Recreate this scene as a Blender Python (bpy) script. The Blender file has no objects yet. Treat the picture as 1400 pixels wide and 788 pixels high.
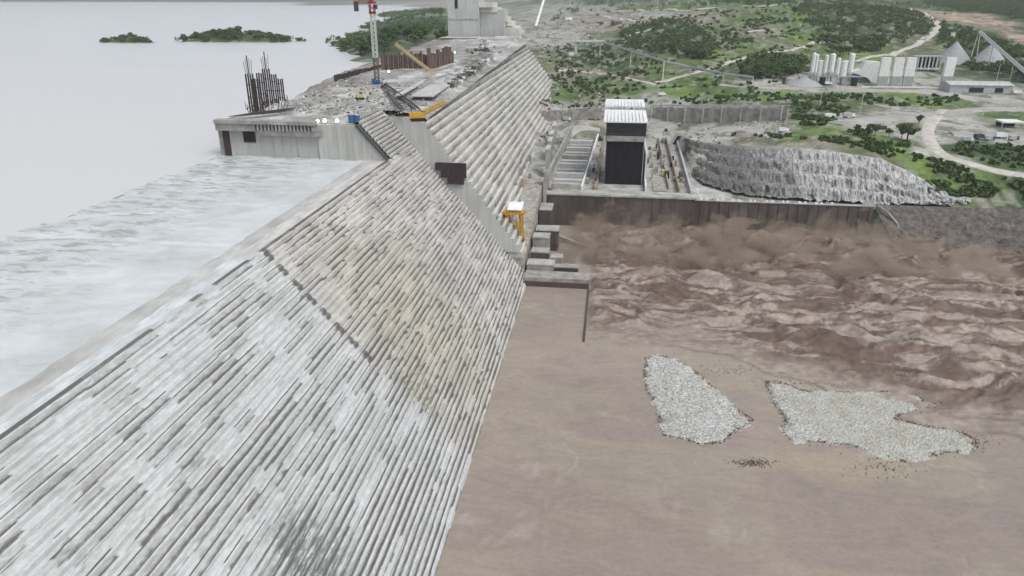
import bpy, math, random
import numpy as np
random.seed(7); rng = np.random.default_rng(7)
C = bpy.context.scene.collection
S = bpy.context.scene
# ---------------------------------------------------------------- camera, sky, sun
FPX, YAW = 980.0, math.radians(7.7)
PITCH = math.atan(399 / FPX)
CAM = np.array([0.0, 0.0, 140.0])
cd = bpy.data.cameras.new('camera'); cam = bpy.data.objects.new('camera', cd); C.objects.link(cam)
cd.sensor_width = 36; cd.lens = 36 * FPX / 1400; cd.clip_start = 1; cd.clip_end = 90000
cam.location = CAM; cam.rotation_euler = (math.pi / 2 - PITCH, 0, YAW)
S.camera = cam
SUN_EL, SUN_AZ = math.radians(57), math.radians(128)
w = bpy.data.worlds.new('World'); S.world = w; w.use_nodes = True
nt = w.node_tree; bg = nt.nodes['Background']
sky = nt.nodes.new('ShaderNodeTexSky'); sky.sky_type = 'NISHITA'; sky.sun_disc = False
sky.sun_elevation = SUN_EL; sky.sun_rotation = SUN_AZ; sky.air_density = 1.5; sky.dust_density = 4
hs = nt.nodes.new('ShaderNodeHueSaturation'); hs.inputs['Saturation'].default_value = 0.35
nt.links.new(sky.outputs[0], hs.inputs['Color']); nt.links.new(hs.outputs[0], bg.inputs['Color'])
bg.inputs['Strength'].default_value = 0.15
sl = bpy.data.lights.new('sun', 'SUN'); sl.energy = 1.3; sl.angle = math.radians(25); sl.color = (1, .97, .93)
so = bpy.data.objects.new('sun', sl); C.objects.link(so)
_a = SUN_AZ   # Nishita: rotation measured clockwise from +Y
sdir = (math.sin(_a) * math.cos(SUN_EL), math.cos(_a) * math.cos(SUN_EL), math.sin(SUN_EL))
from mathutils import Vector
so.rotation_euler = Vector(sdir).to_track_quat('Z', 'Y').to_euler()
S.view_settings.view_transform = 'Standard'; S.view_settings.look = 'None'
S.view_settings.exposure = 0.12; S.view_settings.gamma = 1
S.render.engine = 'CYCLES'; S.cycles.max_bounces = 5; S.cycles.volume_bounces = 0
S.cycles.volume_step_rate = 2; S.cycles.volume_max_steps = 128

# ---------------------------------------------------------------- numeric helpers
_r = np.array([math.cos(YAW), math.sin(YAW), 0]); _f = np.array([-math.sin(YAW) * math.cos(PITCH), math.cos(YAW) * math.cos(PITCH), -math.sin(PITCH)])
_u = np.cross(_r, _f)
def ray(u, v): return _f * FPX + _r * (u - 700) - _u * (v - 394)
def atz(u, v, z): r = ray(u, v); return CAM + r * (z - CAM[2]) / r[2]
def aty(u, v, y): r = ray(u, v); return CAM + r * (y / r[1])
def proj(x, y, z):
    d = np.stack([np.asarray(x, float), np.asarray(y, float), np.asarray(z, float) - 140.0 + 0 * np.asarray(x, float)], -1)
    ww = d @ _f; return 700 + FPX * (d @ _r) / ww, 394 - FPX * (d @ _u) / ww, ww
_tab = rng.random((256, 256))
def vn(x, y):
    x = np.asarray(x, float); y = np.asarray(y, float); xi = np.floor(x).astype(int); yi = np.floor(y).astype(int)
    fx = x - xi; fy = y - yi; fx = fx * fx * (3 - 2 * fx); fy = fy * fy * (3 - 2 * fy)
    a = _tab[xi & 255, yi & 255]; b = _tab[(xi + 1) & 255, yi & 255]; c = _tab[xi & 255, (yi + 1) & 255]; d = _tab[(xi + 1) & 255, (yi + 1) & 255]
    return (a * (1 - fx) + b * fx) * (1 - fy) + (c * (1 - fx) + d * fx) * fy
def fbm(x, y, o=4, ox=0):
    s = 0; a = .5; t = 0
    for i in range(o):
        s = s + a * vn(x + 17.3 * i + ox, y + 9.1 * i + ox); t += a; a *= .5; x = x * 2.03; y = y * 2.03
    return s / t
def sstep(a, b, x): t = np.clip((x - a) / (b - a), 0, 1); return t * t * (3 - 2 * t)

# ---------------------------------------------------------------- mesh helpers
class MB:
    def __init__(s): s.v = []; s.f = []; s.m = []
    def add(s, v, f, m=0):
        n = len(s.v); s.v += [tuple(map(float, p)) for p in v]; s.f += [tuple(i + n for i in q) for q in f]; s.m += [m] * len(f); return s
    def box(s, c, d, rz=0, m=0, taper=1.0):
        x, y, z = [k / 2 for k in d]; co, si = math.cos(rz), math.sin(rz); v = []
        for zz in (-z, z):
            k = taper if zz > 0 else 1
            for a, b in ((-x, -y), (x, -y), (x, y), (-x, y)):
                a *= k; b *= k; v.append((c[0] + a * co - b * si, c[1] + a * si + b * co, c[2] + zz))
        return s.add(v, [(3, 2, 1, 0), (4, 5, 6, 7), (0, 1, 5, 4), (1, 2, 6, 5), (2, 3, 7, 6), (3, 0, 4, 7)], m)
    def bx(s, x0, x1, y0, y1, z0, z1, m=0): return s.box(((x0 + x1) / 2, (y0 + y1) / 2, (z0 + z1) / 2), (x1 - x0, y1 - y0, z1 - z0), 0, m)
    def tube(s, p0, p1, r, n=8, r1=None, m=0, cap=True):
        r1 = r if r1 is None else r1; p0 = Vector(p0); p1 = Vector(p1); d = (p1 - p0).normalized()
        a = d.orthogonal().normalized(); b = d.cross(a); v = []
        for p, rr in ((p0, r), (p1, r1)):
            for i in range(n):
                t = 2 * math.pi * i / n; v.append(p + a * math.cos(t) * rr + b * math.sin(t) * rr)
        f = [(i, (i + 1) % n, n + (i + 1) % n, n + i) for i in range(n)]
        if cap: f += [tuple(range(n))[::-1], tuple(range(n, 2 * n))]
        return s.add(v, f, m)
    def bar(s, p0, p1, w, m=0): return s.tube(p0, p1, w * .7, 4, m=m)
    def prism(s, pts, y0, y1, m=0):   # pts in XZ, extruded along Y
        n = len(pts); v = [(p[0], y0, p[1]) for p in pts] + [(p[0], y1, p[1]) for p in pts]
        return s.add(v, [tuple(range(n)), tuple(range(n, 2 * n))[::-1]] + [(i, (i + 1) % n, n + (i + 1) % n, n + i)[::-1] for i in range(n)], m)
    def truss(s, p0, p1, w, nb, rad, m=0):   # square lattice mast
        p0 = Vector(p0); p1 = Vector(p1); d = (p1 - p0); L = d.length; d.normalize()
        a = d.orthogonal().normalized() if abs(d.z) < .95 else Vector((1, 0, 0)); b = d.cross(a).normalized(); h = w / 2
        cs = [a * h + b * h, a * h - b * h, -a * h - b * h, -a * h + b * h]
        for c in cs: s.bar(p0 + c, p1 + c, rad, m)
        for i in range(nb):
            q0 = p0 + d * L * i / nb; q1 = p0 + d * L * (i + 1) / nb
            for j in range(4):
                s.bar(q0 + cs[j], q1 + cs[(j + 1) % 4], rad * .6, m); s.bar(q0 + cs[j], q0 + cs[(j + 1) % 4], rad * .6, m)
        return s
    def build(s, name, mats, parent=None, smooth=False, loc=None, **kw):
        me = bpy.data.meshes.new(name); me.from_pydata(s.v, [], s.f)
        if not isinstance(mats, (list, tuple)): mats = [mats]
        for k in mats: me.materials.append(k)
        if len(mats) > 1: me.polygons.foreach_set('material_index', s.m)
        if smooth: me.polygons.foreach_set('use_smooth', [True] * len(s.f))
        return link(name, me, parent, loc, **kw)
def link(name, me, parent=None, loc=None, **kw):
    o = bpy.data.objects.new(name, me); C.objects.link(o)
    if parent is not None: o.parent = parent
    if loc is not None: o.location = loc
    for k, v in kw.items(): o['category' if k == 'cat' else k] = v
    return o
def grid_mesh(name, X, Y, Z, mat_, smooth=True, attrs=None, keep=None, **kw):
    ny, nx = X.shape; co = np.stack([X, Y, Z], -1).reshape(-1, 3)
    i = np.arange(ny * nx).reshape(ny, nx)
    q = np.stack([i[:-1, :-1], i[:-1, 1:], i[1:, 1:], i[1:, :-1]], -1).reshape(-1, 4)
    if keep is not None:
        k = keep.reshape(-1); q = q[k[q].all(1)]
    me = bpy.data.meshes.new(name); me.vertices.add(len(co)); me.vertices.foreach_set('co', co.ravel())
    me.loops.add(q.size); me.loops.foreach_set('vertex_index', q.ravel().astype(np.int32))
    me.polygons.add(len(q)); me.polygons.foreach_set('loop_start', np.arange(0, q.size, 4, dtype=np.int32))
    me.polygons.foreach_set('use_smooth', np.full(len(q), smooth))
    for an, (av, ty) in (attrs or {}).items():
        at = me.attributes.new(an, ty, 'POINT')
        if ty == 'FLOAT': at.data.foreach_set('value', av.ravel().astype(float))
        else: at.data.foreach_set('color', np.concatenate([av.reshape(-1, 3), np.ones((av.size // 3, 1))], 1).ravel())
    me.update(calc_edges=True); me.validate(); me.materials.append(mat_)
    return link(name, me, None, None, **kw)
def thing(name, label, cat, loc=(0, 0, 0), rz=0, group=None):
    o = bpy.data.objects.new(name, None); C.objects.link(o); o.location = loc; o.rotation_euler = (0, 0, rz)
    o['label'] = label; o['category'] = cat
    if group: o['group'] = group
    return o
def dup(root, loc, rz=0, sc=1, label=None, group=None):
    r = root.copy(); C.objects.link(r); r.location = loc; r.rotation_euler = (0, 0, rz)
    r.scale = (sc, sc, sc) if not isinstance(sc, tuple) else sc
    if label: r['label'] = label
    if group: r['group'] = group
    for ch in list(root.children):
        c = ch.copy(); C.objects.link(c); c.parent = r
        for g in ch.children:
            d = g.copy(); C.objects.link(d); d.parent = c
    return r

# ---------------------------------------------------------------- materials
class NT:
    def __init__(s, name):
        s.m = bpy.data.materials.new(name); s.m.use_nodes = True; s.t = s.m.node_tree; s.n = s.t.nodes; s.b = s.n['Principled BSDF']
        s.pos = s.n.new('ShaderNodeNewGeometry').outputs['Position']
    def l(s, a, b): s.t.links.new(a, b)
    def noise(s, sc, stretch=(1, 1, 1), detail=5, rough=.6, dist=0, src=None, off=0):
        mp = s.n.new('ShaderNodeMapping'); mp.inputs['Scale'].default_value = [k * sc for k in stretch]; mp.inputs['Location'].default_value = (off, off, off)
        s.l(src or s.pos, mp.inputs[0]); nn = s.n.new('ShaderNodeTexNoise'); nn.inputs['Scale'].default_value = 1
        nn.inputs['Detail'].default_value = detail; nn.inputs['Roughness'].default_value = rough; nn.inputs['Distortion'].default_value = dist
        s.l(mp.outputs[0], nn.inputs['Vector']); return nn.outputs[0]
    def ramp(s, fac, stops):
        r = s.n.new('ShaderNodeValToRGB'); e = r.color_ramp.elements
        while len(e) < len(stops): e.new(.5)
        for k, (p, c) in zip(e, stops): k.position = p; k.color = (*c, 1) if not isinstance(c, (int, float)) else (c, c, c, 1)
        s.l(fac, r.inputs[0]); return r.outputs[0]
    def mix(s, fac, a, b, mode='MIX'):
        m = s.n.new('ShaderNodeMix'); m.data_type = 'RGBA'; m.blend_type = mode
        for v, i in ((fac, 0), (a, 6), (b, 7)):
            if hasattr(v, 'links'): s.l(v, m.inputs[i])
            elif i == 0: m.inputs[0].default_value = v
            else: m.inputs[i].default_value = (*v, 1)
        return m.outputs[2]
    def math(s, op, a, b=0, clamp=False):
        m = s.n.new('ShaderNodeMath'); m.operation = op; m.use_clamp = clamp
        for v, i in ((a, 0), (b, 1)):
            if hasattr(v, 'links'): s.l(v, m.inputs[i])
            else: m.inputs[i].default_value = v
        return m.outputs[0]
    def sep(s):
        x = s.n.new('ShaderNodeSeparateXYZ'); s.l(s.pos, x.inputs[0]); return x.outputs
    def band(s, v, a, b):   # 0 below a, 1 above b
        m = s.n.new('ShaderNodeMapRange'); m.interpolation_type = 'SMOOTHSTEP'; s.l(v, m.inputs[0]); m.inputs[1].default_value = a; m.inputs[2].default_value = b; return m.outputs[0]
    def attr(s, name):
        a = s.n.new('ShaderNodeAttribute'); a.attribute_name = name; return a
    def bump(s, h, dist, strength=1):
        b = s.n.new('ShaderNodeBump'); b.inputs['Distance'].default_value = dist; b.inputs['Strength'].default_value = strength; s.l(h, b.inputs['Height']); s.l(b.outputs[0], s.b.inputs['Normal'])
    def done(s, col, rough=.9, spec=.3, metal=0):
        if hasattr(col, 'links'): s.l(col, s.b.inputs['Base Color'])
        else: s.b.inputs['Base Color'].default_value = (*col, 1)
        if hasattr(rough, 'links'): s.l(rough, s.b.inputs['Roughness'])
        else: s.b.inputs['Roughness'].default_value = rough
        s.b.inputs['Specular IOR Level'].default_value = spec; s.b.inputs['Metallic'].default_value = metal
        return s.m
def simple(name, c1, c2=None, sc=.5, stretch=(1, 1, 1), rough=.85, bump=.0, spec=.3, metal=0, lo=.35, hi=.68):
    t = NT(name); c2 = c2 or tuple(k * .7 for k in c1); n = t.noise(sc, stretch)
    if bump: t.bump(n, bump)
    return t.done(t.ramp(n, [(lo, c2), (hi, c1)]), rough, spec, metal)

def concrete(name, light, dark, stain, yjoint=0, zjoint=0, xjoint=0):
    t = NT(name)
    base = t.ramp(t.noise(.08, (1, 1, 1)), [(.3, tuple(k * .82 for k in light)), (.7, light)])
    st = t.ramp(t.noise(.35, (1.5, 1.5, .12), 6), [(.42, 0), (.66, 1)]); base = t.mix(t.math('MULTIPLY', st, .55), base, dark)
    sp = t.ramp(t.noise(1.2, (1, 1, 1), 4), [(.55, 0), (.7, 1)]); base = t.mix(t.math('MULTIPLY', sp, .3), base, stain)
    x, y, z = t.sep()
    for ax, per in ((y, yjoint), (z, zjoint), (x, xjoint)):
        if per:
            m = t.math('ABSOLUTE', t.math('SUBTRACT', t.math('FRACT', t.math('DIVIDE', ax, per)), .5))
            base = t.mix(t.math('MULTIPLY', t.band(m, .47, .49), .45), base, dark)
    t.bump(t.noise(1.5), .08)
    return t.done(base, .9, .25)
M = {}
M['conc'] = concrete('concrete', (.52, .53, .52), (.2, .2, .19), (.3, .29, .26))
M['side'] = concrete('cast_concrete', (.50, .51, .51), (.32, .325, .32), (.4, .4, .38), xjoint=6)
M['pier'] = concrete('pier_concrete', (.47, .475, .455), (.25, .25, .235), (.30, .30, .28), xjoint=12)
M['dust'] = simple('dusty_concrete', (.42, .42, .40), (.23, .22, .21), .12, bump=.1)
M['grey'] = simple('grey_concrete', (.36, .35, .33), (.2, .19, .18), .25)
M['white'] = simple('white_painted_metal', (.8, .8, .8), (.62, .63, .63), .4, rough=.5)
M['galv'] = simple('galvanised_sheet', (.48, .50, .52), (.34, .36, .38), .5, rough=.5, metal=.2)
M['black'] = simple('black_netting', (.018, .016, .02), (.006, .006, .008), .3, (3, 3, .2), rough=.8)
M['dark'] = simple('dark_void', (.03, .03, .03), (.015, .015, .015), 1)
M['rebar'] = simple('rusty_rebar', (.07, .045, .045), (.035, .027, .035), 1, rough=.8)
M['rust'] = simple('rusty_sheet_pile', (.17, .115, .09), (.06, .045, .045), .4, (2, 2, .3))
M['yellow'] = simple('yellow_paint', (.62, .36, .04), (.4, .22, .03), .8, rough=.5)
M['cream'] = simple('cream_paint', (.55, .45, .25), (.36, .29, .16), .8, rough=.5)
M['red'] = simple('red_paint', (.33, .035, .04), (.2, .03, .03), .8, rough=.5)
M['blue'] = simple('blue_paint', (.05, .13, .33), (.03, .08, .2), .8, rough=.5)
M['steelw'] = simple('pale_steel', (.62, .66, .62), (.45, .48, .46), .8, rough=.5)
M['steeld'] = simple('dark_steel', (.07, .08, .08), (.04, .05, .05), .8, rough=.6)
M['glass'] = simple('dark_glass', (.03, .04, .05), (.02, .03, .04), .8, rough=.15, spec=.6)
M['tyre'] = simple('black_rubber', (.02, .02, .02), None, 1)
M['timber'] = simple('weathered_timber', (.32, .28, .2), (.17, .14, .1), 1)
M['gravelpile'] = simple('crushed_stone', (.36, .37, .38), (.27, .28, .29), .8, bump=.2)
M['road'] = simple('pale_dirt_road', (.52, .50, .46), (.36, .34, .31), .15)
M['yard'] = simple('gravel_yard', (.40, .40, .38), (.26, .25, .23), .05, bump=.05)
t = NT('lit_lamp'); t.b.inputs['Emission Color'].default_value = (1, 1, .95, 1); t.b.inputs['Emission Strength'].default_value = 4; M['lamp'] = t.done((.9, .9, .9))

def stair_material():
    t = NT('stepped_dam_concrete'); x, y, z = t.sep()
    wet = t.band(t.math('ADD', y, t.math('MULTIPLY', t.noise(.09, (1, .5, 1), 4), 26)), 198, 210)      # 0 = near flooded half, 1 = far dry half
    nb = t.noise(.07, (1, 1, 1), 5)
    nearc = t.ramp(nb, [(.3, (.42, .435, .44)), (.7, (.53, .545, .555))])
    farc = t.ramp(nb, [(.35, (.39, .385, .37)), (.65, (.53, .52, .50))])
    av = t.n.new('ShaderNodeVectorMath'); av.operation = 'DISTANCE'; t.l(t.pos, av.inputs[0]); av.inputs[1].default_value = (-66, 232, 30)
    algae = t.math('SUBTRACT', 1, t.band(t.math('ADD', av.outputs['Value'], t.math('MULTIPLY', t.noise(.06, (1, 1, 1), 4, off=9), 50)), 40, 82))
    farc = t.mix(t.math('MULTIPLY', algae, .48), farc, (.41, .385, .29))
    base = t.mix(wet, nearc, farc); vv = t.noise(.9, (1, .5, 1), 5, .7, off=70); base = t.mix(1.0, base, t.ramp(vv, [(.35, .86), (.65, 1.08)]), 'MULTIPLY')
    s1 = t.band(t.noise(.5, (1.3, .10, 1.3), 5, .65), .55, .68); base = t.mix(t.math('MULTIPLY', s1, .3), base, (.27, .25, .215))
    gr = t.noise(1.6, (1, .5, 1), 5, .7); gm = t.band(t.math('MULTIPLY', t.attr('shade_grime').outputs['Fac'], t.math('ADD', .55, gr), True), .22, .78)
    base = t.mix(t.math('MULTIPLY', gm, .9), base, (.075, .075, .068))  # painted crease shade along the steps, mixed with grime spots and the joint
    def spot(cx, cy, cz, r):
        vm = t.n.new('ShaderNodeVectorMath'); vm.operation = 'DISTANCE'; t.l(t.pos, vm.inputs[0]); vm.inputs[1].default_value = (cx, cy, cz)
        k = t.math('ADD', vm.outputs['Value'], t.math('MULTIPLY', t.noise(.12, (1, 1, 1), 5), r * 1.2)); return t.math('SUBTRACT', 1, t.band(k, r * .9, r * 1.7))
    sa = spot(-60, 116, 24, 15); base = t.mix(t.math('MULTIPLY', t.math('MULTIPLY', sa, t.band(t.noise(.7, (1, .3, 1), 4, off=5), .42, .54)), .8), base, (.12, .13, .12))
    sb = spot(-58, 198, 20, 12); base = t.mix(t.math('MULTIPLY', t.math('MULTIPLY', sb, t.band(t.noise(.7, (1, .4, 1), 4, off=15), .5, .6)), .8), base, (.13, .13, .06))
    fo = t.math('MULTIPLY', t.band(t.noise(1.6, (1, .25, 1), 5, .7, off=50), .50, .62), t.math('SUBTRACT', 1, wet)); fo = t.math('MULTIPLY', fo, t.math('SUBTRACT', 1, gm))
    base = t.mix(t.math('MULTIPLY', fo, .26), base, (.66, .70, .73))
    t.bump(t.noise(1.6, (1, .5, 1), 6), .2)
    return t.done(base, t.ramp(wet, [(0, .5), (1, .9)]), .3)
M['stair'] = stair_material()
def lift_material():
    t = NT('lift_concrete'); n = t.noise(.06, (1, 1, 1), 4)
    base = t.ramp(n, [(.35, (.48, .48, .45)), (.65, (.66, .65, .62))])
    s1 = t.band(t.noise(.3, (1.3, .4, 1.6), 6, .7), .52, .68); base = t.mix(t.math('MULTIPLY', s1, .5), base, (.26, .25, .23))
    s2 = t.band(t.noise(.9, (1.2, .9, .25), 4), .58, .68); base = t.mix(t.math('MULTIPLY', s2, .4), base, (.2, .2, .18)); gm = t.math('MULTIPLY', t.attr('shade_grime').outputs['Fac'], t.math('ADD', .6, t.noise(1.2, (1, .5, 1), 4)), True); base = t.mix(t.math('MULTIPLY', gm, .9), base, (.085, .083, .078))  # darkens lift creases: shade painted into the colour at tread backs, riser feet
    t.bump(t.noise(.8, (1, 1, 1), 6), .3); return t.done(base, .92, .2)
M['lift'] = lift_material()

# ---------------------------------------------------------------- terrain
CP = [  # pixel u, v, height z
 (760,185,25),(900,182,26),(1060,178,38),(1000,178,35),(760,140,37),(850,130,40),(950,130,43),(1060,140,45),(760,105,46),(850,105,50),(900,110,50),(1000,110,53),
 (760,70,60),(850,62,70),(940,62,74),(910,32,98),(860,40,86),(1000,85,62),(1060,65,72),(1130,60,74),(760,30,84),(760,6,108),(850,10,112),
 (950,10,116),(1000,10,118),(1060,30,98),(1100,10,118),(1150,30,97),(1200,12,117),(1240,45,85),(1200,80,64),(1290,20,104),(1290,48,82),(1340,30,94),(1400,52,78),
 (1400,18,103),(1320,6,118),(1350,85,60),(1400,105,54),(1250,80,62),(1100,118,50),(1200,118,50),(1300,125,50),(1380,128,49),(1150,150,47),(1250,150,44),(1350,150,45),
 (1100,172,45),(1180,190,44),(1250,185,42),(1350,180,42),(1400,200,39),(1290,215,37),(1400,242,33),(1200,215,40),(1300,238,33),
 (940,188,33),(1020,192,36),(1100,206,39),(1180,222,37),(1250,243,30),(1300,262,24),
 (740,60,66),(740,110,44),(730,160,36),(500,72,79),(545,55,90),(590,40,98),(605,15,108),(560,22,97),(520,40,84),(600,60,92),(500,58,76),(472,56,73),(540,46,82),(450,57,71.5),(572,34,90),
]
PT = [(-40,470,18),(0,465,18),(60,466,18),(110,464,19.5),(165,460,20),(205,470,20),(260,476,20),(330,470,24),(500,480,35),(700,520,60),(0,600,18),(50,600,19),(-30,600,19),(50,690,22),(75,480,20),
 (-50,380,14),(-50,430,25),(-50,470,30),(-55,590,36),(-68,700,48),(-200,400,48),(-200,600,52),(-203,800,58),(-215,860,62),(-320,500,40),(-420,800,42),(-330,900,58),(-600,1150,40),(-900,1500,40),(-600,2200,42),(-450,1600,50),(-560,1250,55),
 (-1500,3500,40),(-3000,3000,40),(-1200,900,40),(-900,300,40),(-400,0,40),(-3500,6000,45),
 (0,2600,138),(500,2600,150),(1200,2700,160),(-300,3200,125),(1600,1500,125),(950,900,75),(800,700,60),(900,1300,92),(2500,600,150),(1200,500,60),(3000,3000,200),(400,4500,180),(-600,5000,90),(2500,6000,200)]
P0 = np.array([tuple(atz(u, v, z)) for u, v, z in CP] + [tuple(map(float, p)) for p in PT])
_D = np.hypot(P0[:, None, 0] - P0[None, :, 0], P0[:, None, 1] - P0[None, :, 1])
_N = len(P0); _A = np.ones((_N + 1, _N + 1)); _A[:_N, :_N] = _D + np.eye(_N) * -2.0; _A[_N, _N] = 0
_W = np.linalg.solve(_A, np.concatenate([P0[:, 2], [0]]))
def T(x, y):
    x = np.asarray(x, float); y = np.asarray(y, float); sh = x.shape; xx = x.ravel(); yy = y.ravel(); z = np.full(len(xx), _W[_N])
    for i in range(_N): z += _W[i] * np.hypot(xx - P0[i, 0], yy - P0[i, 1])
    far = sstep(720, 1100, yy) * 1.0
    z += (fbm(xx / 26, yy / 26, 4) - .5) * (1.6 + 7 * far) + (fbm(xx / 160, yy / 160, 3, 40) - .5) * 10 * far
    z = np.where(yy < 1900, z, z + (fbm(xx / 500, yy / 500, 3, 60) - .5) * 60 * sstep(1900, 4000, yy))
    bank = -3 + 23.5 * np.clip((yy - 434 - 6 * fbm(xx / 12, yy / 12, 3, 5)) / 20, 0, 1) + (fbm(xx / 5, yy / 5, 3, 7) - .5) * 3
    z = np.where(xx > 166, np.minimum(z, np.where(yy < 470, bank, 1e9)), z)
    # the excavated pit: powerhouse floor and the foot of the blasted cliff
    z = np.where((xx < 59.5) & (xx > -36) & (yy > 455) & (yy < 705), np.minimum(z, 18.6 + 20 * sstep(640, 705, yy)), z)
    z = np.where((xx >= 59.5) & (xx < 62) & (yy > 455) & (yy < 600), np.minimum(z, 19 + (xx - 59.5) * 1.2), z)
    tb = np.interp(xx, [60, 63, 74, 92, 112, 140, 168, 195, 215], [540, 524, 500, 486, 478, 474, 473, 473, 474]); tp_ = np.interp(xx, [60, 66, 90, 130, 170, 215], [600, 590, 560, 530, 503, 488])
    z = np.where((xx >= 60) & (xx < 215) & (yy > 455), np.minimum(z, 19 + np.clip((yy - tb) / (tp_ - tb), 0, 1) * 16 - 2 + 1e3 * (yy > tp_)), z)
    z = np.where((yy < 456) & (xx <= 166) & (xx > -43), -12, z)
    z = np.where(yy < 357, np.where(xx > -60, np.minimum(z, -12), np.minimum(z, 40)), z)
    return z.reshape(sh)
def hit(u, v):
    r = ray(u, v); t = np.linspace(380, 6000, 1400) / r[1]; p = CAM + r * t[:, None]; d = p[:, 2] - T(p[:, 0], p[:, 1])
    k = np.argmax(d < 0)
    if d[k] >= 0: k = len(d) - 1
    if k == 0: return p[0]
    a = d[k - 1] / (d[k - 1] - d[k]); q = p[k - 1] + (p[k] - p[k - 1]) * a
    return q
CLS = {'g': (.10, .15, .055), 'G': (.135, .20, .06), 'b': (.055, .085, .045), 'd': (.27, .24, .21), 'r': (.30, .30, .29), 's': (.38, .29, .24), 'm': (.14, .155, .09), 'y': (.36, .355, .33), 'c': (.40,.40,.39)}
CC = [(760,190,'r'),(760,160,'r'),(800,150,'d'),(850,150,'r'),(900,150,'r'),(780,125,'g'),(830,125,'m'),(860,128,'g'),(760,110,'d'),(800,100,'m'),(930,122,'G'),(1000,124,'g'),(1050,130,'G'),(880,100,'m'),(850,95,'b'),(800,80,'b'),(760,80,'m'),(760,50,'r'),(780,30,'d'),(760,15,'r'),(800,15,'r'),(830,35,'d'),(740,110,'r'),(730,60,'r'),(745,30,'r'),
 (840,45,'m'),(870,60,'b'),(920,50,'b'),(960,60,'b'),(980,75,'G'),(990,60,'m'),(1000,40,'m'),(960,25,'d'),(900,20,'r'),(880,10,'m'),(1020,20,'m'),(1040,45,'d'),(1060,55,'m'),(1060,20,'g'),(1020,60,'g'),(940,12,'g'),(900,100,'g'),(960,112,'g'),(1010,30,'g'),(820,112,'g'),(980,8,'g'),(1085,20,'G'),(1100,40,'g'),(1080,50,'G'),(1130,30,'b'),(1150,20,'b'),(1180,40,'b'),(1230,30,'b'),(1200,60,'g'),(1170,75,'G'),(1120,70,'g'),(1060,90,'b'),(1020,100,'b'),(1040,115,'y'),(960,95,'d'),(950,85,'g'),(1000,100,'g'),
 (1240,60,'m'),(1270,75,'m'),(1290,40,'b'),(1320,22,'s'),(1350,32,'s'),(1385,50,'s'),(1330,14,'b'),(1300,12,'b'),(1395,38,'b'),(1360,45,'b'),(1380,75,'b'),(1390,10,'b'),(1330,95,'b'),(1370,100,'b'),(1340,4,'b'),(1400,25,'b'),
 (1100,118,'y'),(1150,120,'y'),(1250,120,'y'),(1300,130,'y'),(1390,135,'y'),(1100,135,'g'),(1180,135,'g'),(1250,135,'G'),(1300,138,'g'),(1330,140,'y'),(1150,145,'m'),(1080,150,'b'),(1120,150,'b'),(1250,155,'y'),(1150,165,'y'),(1290,165,'y'),(1330,170,'y'),(1350,155,'g'),(1390,160,'g'),(1350,185,'y'),
 (1090,165,'g'),(1100,185,'g'),(1150,185,'G'),(1200,200,'G'),(1240,215,'G'),(1300,235,'G'),(1360,250,'g'),(1270,190,'y'),(1280,205,'y'),(1320,205,'b'),(1380,215,'b'),(1380,260,'b'),(1300,258,'m'),(1050,180,'y'),(1000,180,'y'),(950,178,'y'),(1030,190,'d'),(1080,195,'d'),(1140,205,'d'),(1200,215,'m'),(1000,165,'r'),(950,160,'r'),
 (560,40,'b'),(590,30,'b'),(520,60,'b'),(575,20,'b'),(540,30,'b'),(600,8,'d'),(480,70,'b')]
CW = []
for u, v, c in CC:
    p = hit(u, v); CW.append((p[0], p[1], CLS[c]))
for x, y, c in ((0,480,'r'),(60,480,'c'),(-50,420,'r'),(-50,500,'r'),(100,465,'r'),(230,460,'d'),(200,445,'d'),(260,440,'d'),(400,450,'d'),(260,480,'b'),(215,470,'g'),(300,1800,'g'),(900,1900,'b'),(0,2500,'b'),(700,2500,'b'),(1500,1500,'b'),(800,700,'g'),(600,500,'g'),(1200,500,'b')): CW.append((x, y, CLS[c]))
def tcol(x, y):
    x = np.asarray(x, float); y = np.asarray(y, float); sh = x.shape
    xx = x.ravel() + (fbm(x.ravel() / 22, y.ravel() / 22, 4, 3) - .5) * 46; yy = y.ravel() + (fbm(x.ravel() / 22, y.ravel() / 30, 4, 23) - .5) * 80
    num = np.zeros((len(xx), 3)); den = np.zeros(len(xx))
    for cx, cy, c in CW:
        w_ = 1 / (((xx - cx) ** 2 + ((yy - cy) / 2.2) ** 2) ** 2.2 + 50); num += w_[:, None] * np.array(c); den += w_
    c = num / den[:, None]
    n = fbm(x.ravel() / 7, y.ravel() / 9, 4, 77)[:, None]; c = c * (.55 + .9 * n)
    n2 = fbm(x.ravel() / 11, y.ravel() / 17, 4, 97); c = np.where((n2 > .60)[:, None], c * .4 + np.array((.06, .085, .04)) * .6, c)
    n3 = fbm(x.ravel() / 9, y.ravel() / 16, 4, 117); c = np.where((n3 > .64)[:, None], c * .5 + np.array((.34, .33, .30)) * .5, c)
    return c.reshape(sh + (3,))
def axis(parts): return np.unique(np.concatenate([np.arange(a, b, s) for a, b, s in parts]))
gx = axis([(-9000, -1000, 400), (-1000, -260, 40), (-260, -60, 8), (-60, 420, 3.2), (420, 900, 8), (900, 2400, 40), (2400, 12001, 400)])
gy = axis([(340, 454.9, 4), (455, 458, 1.5), (459, 720, 3.2), (720, 1300, 6), (1300, 2200, 14), (2200, 4000, 60), (4000, 14001, 500)])
GX, GY = np.meshgrid(gx, gy)
t = NT('hillside_soil_and_grass'); ca = t.attr('tone').outputs['Color']
n = t.noise(.35, (1, 1, 1), 6, .7); col = t.mix(1.0, ca, t.ramp(n, [(.3, .62), (.7, 1.3)]), 'MULTIPLY'); t.bump(n, 1.2, .6)
M['land'] = t.done(col, .95, .1)
GZ = T(GX, GY)
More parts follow.
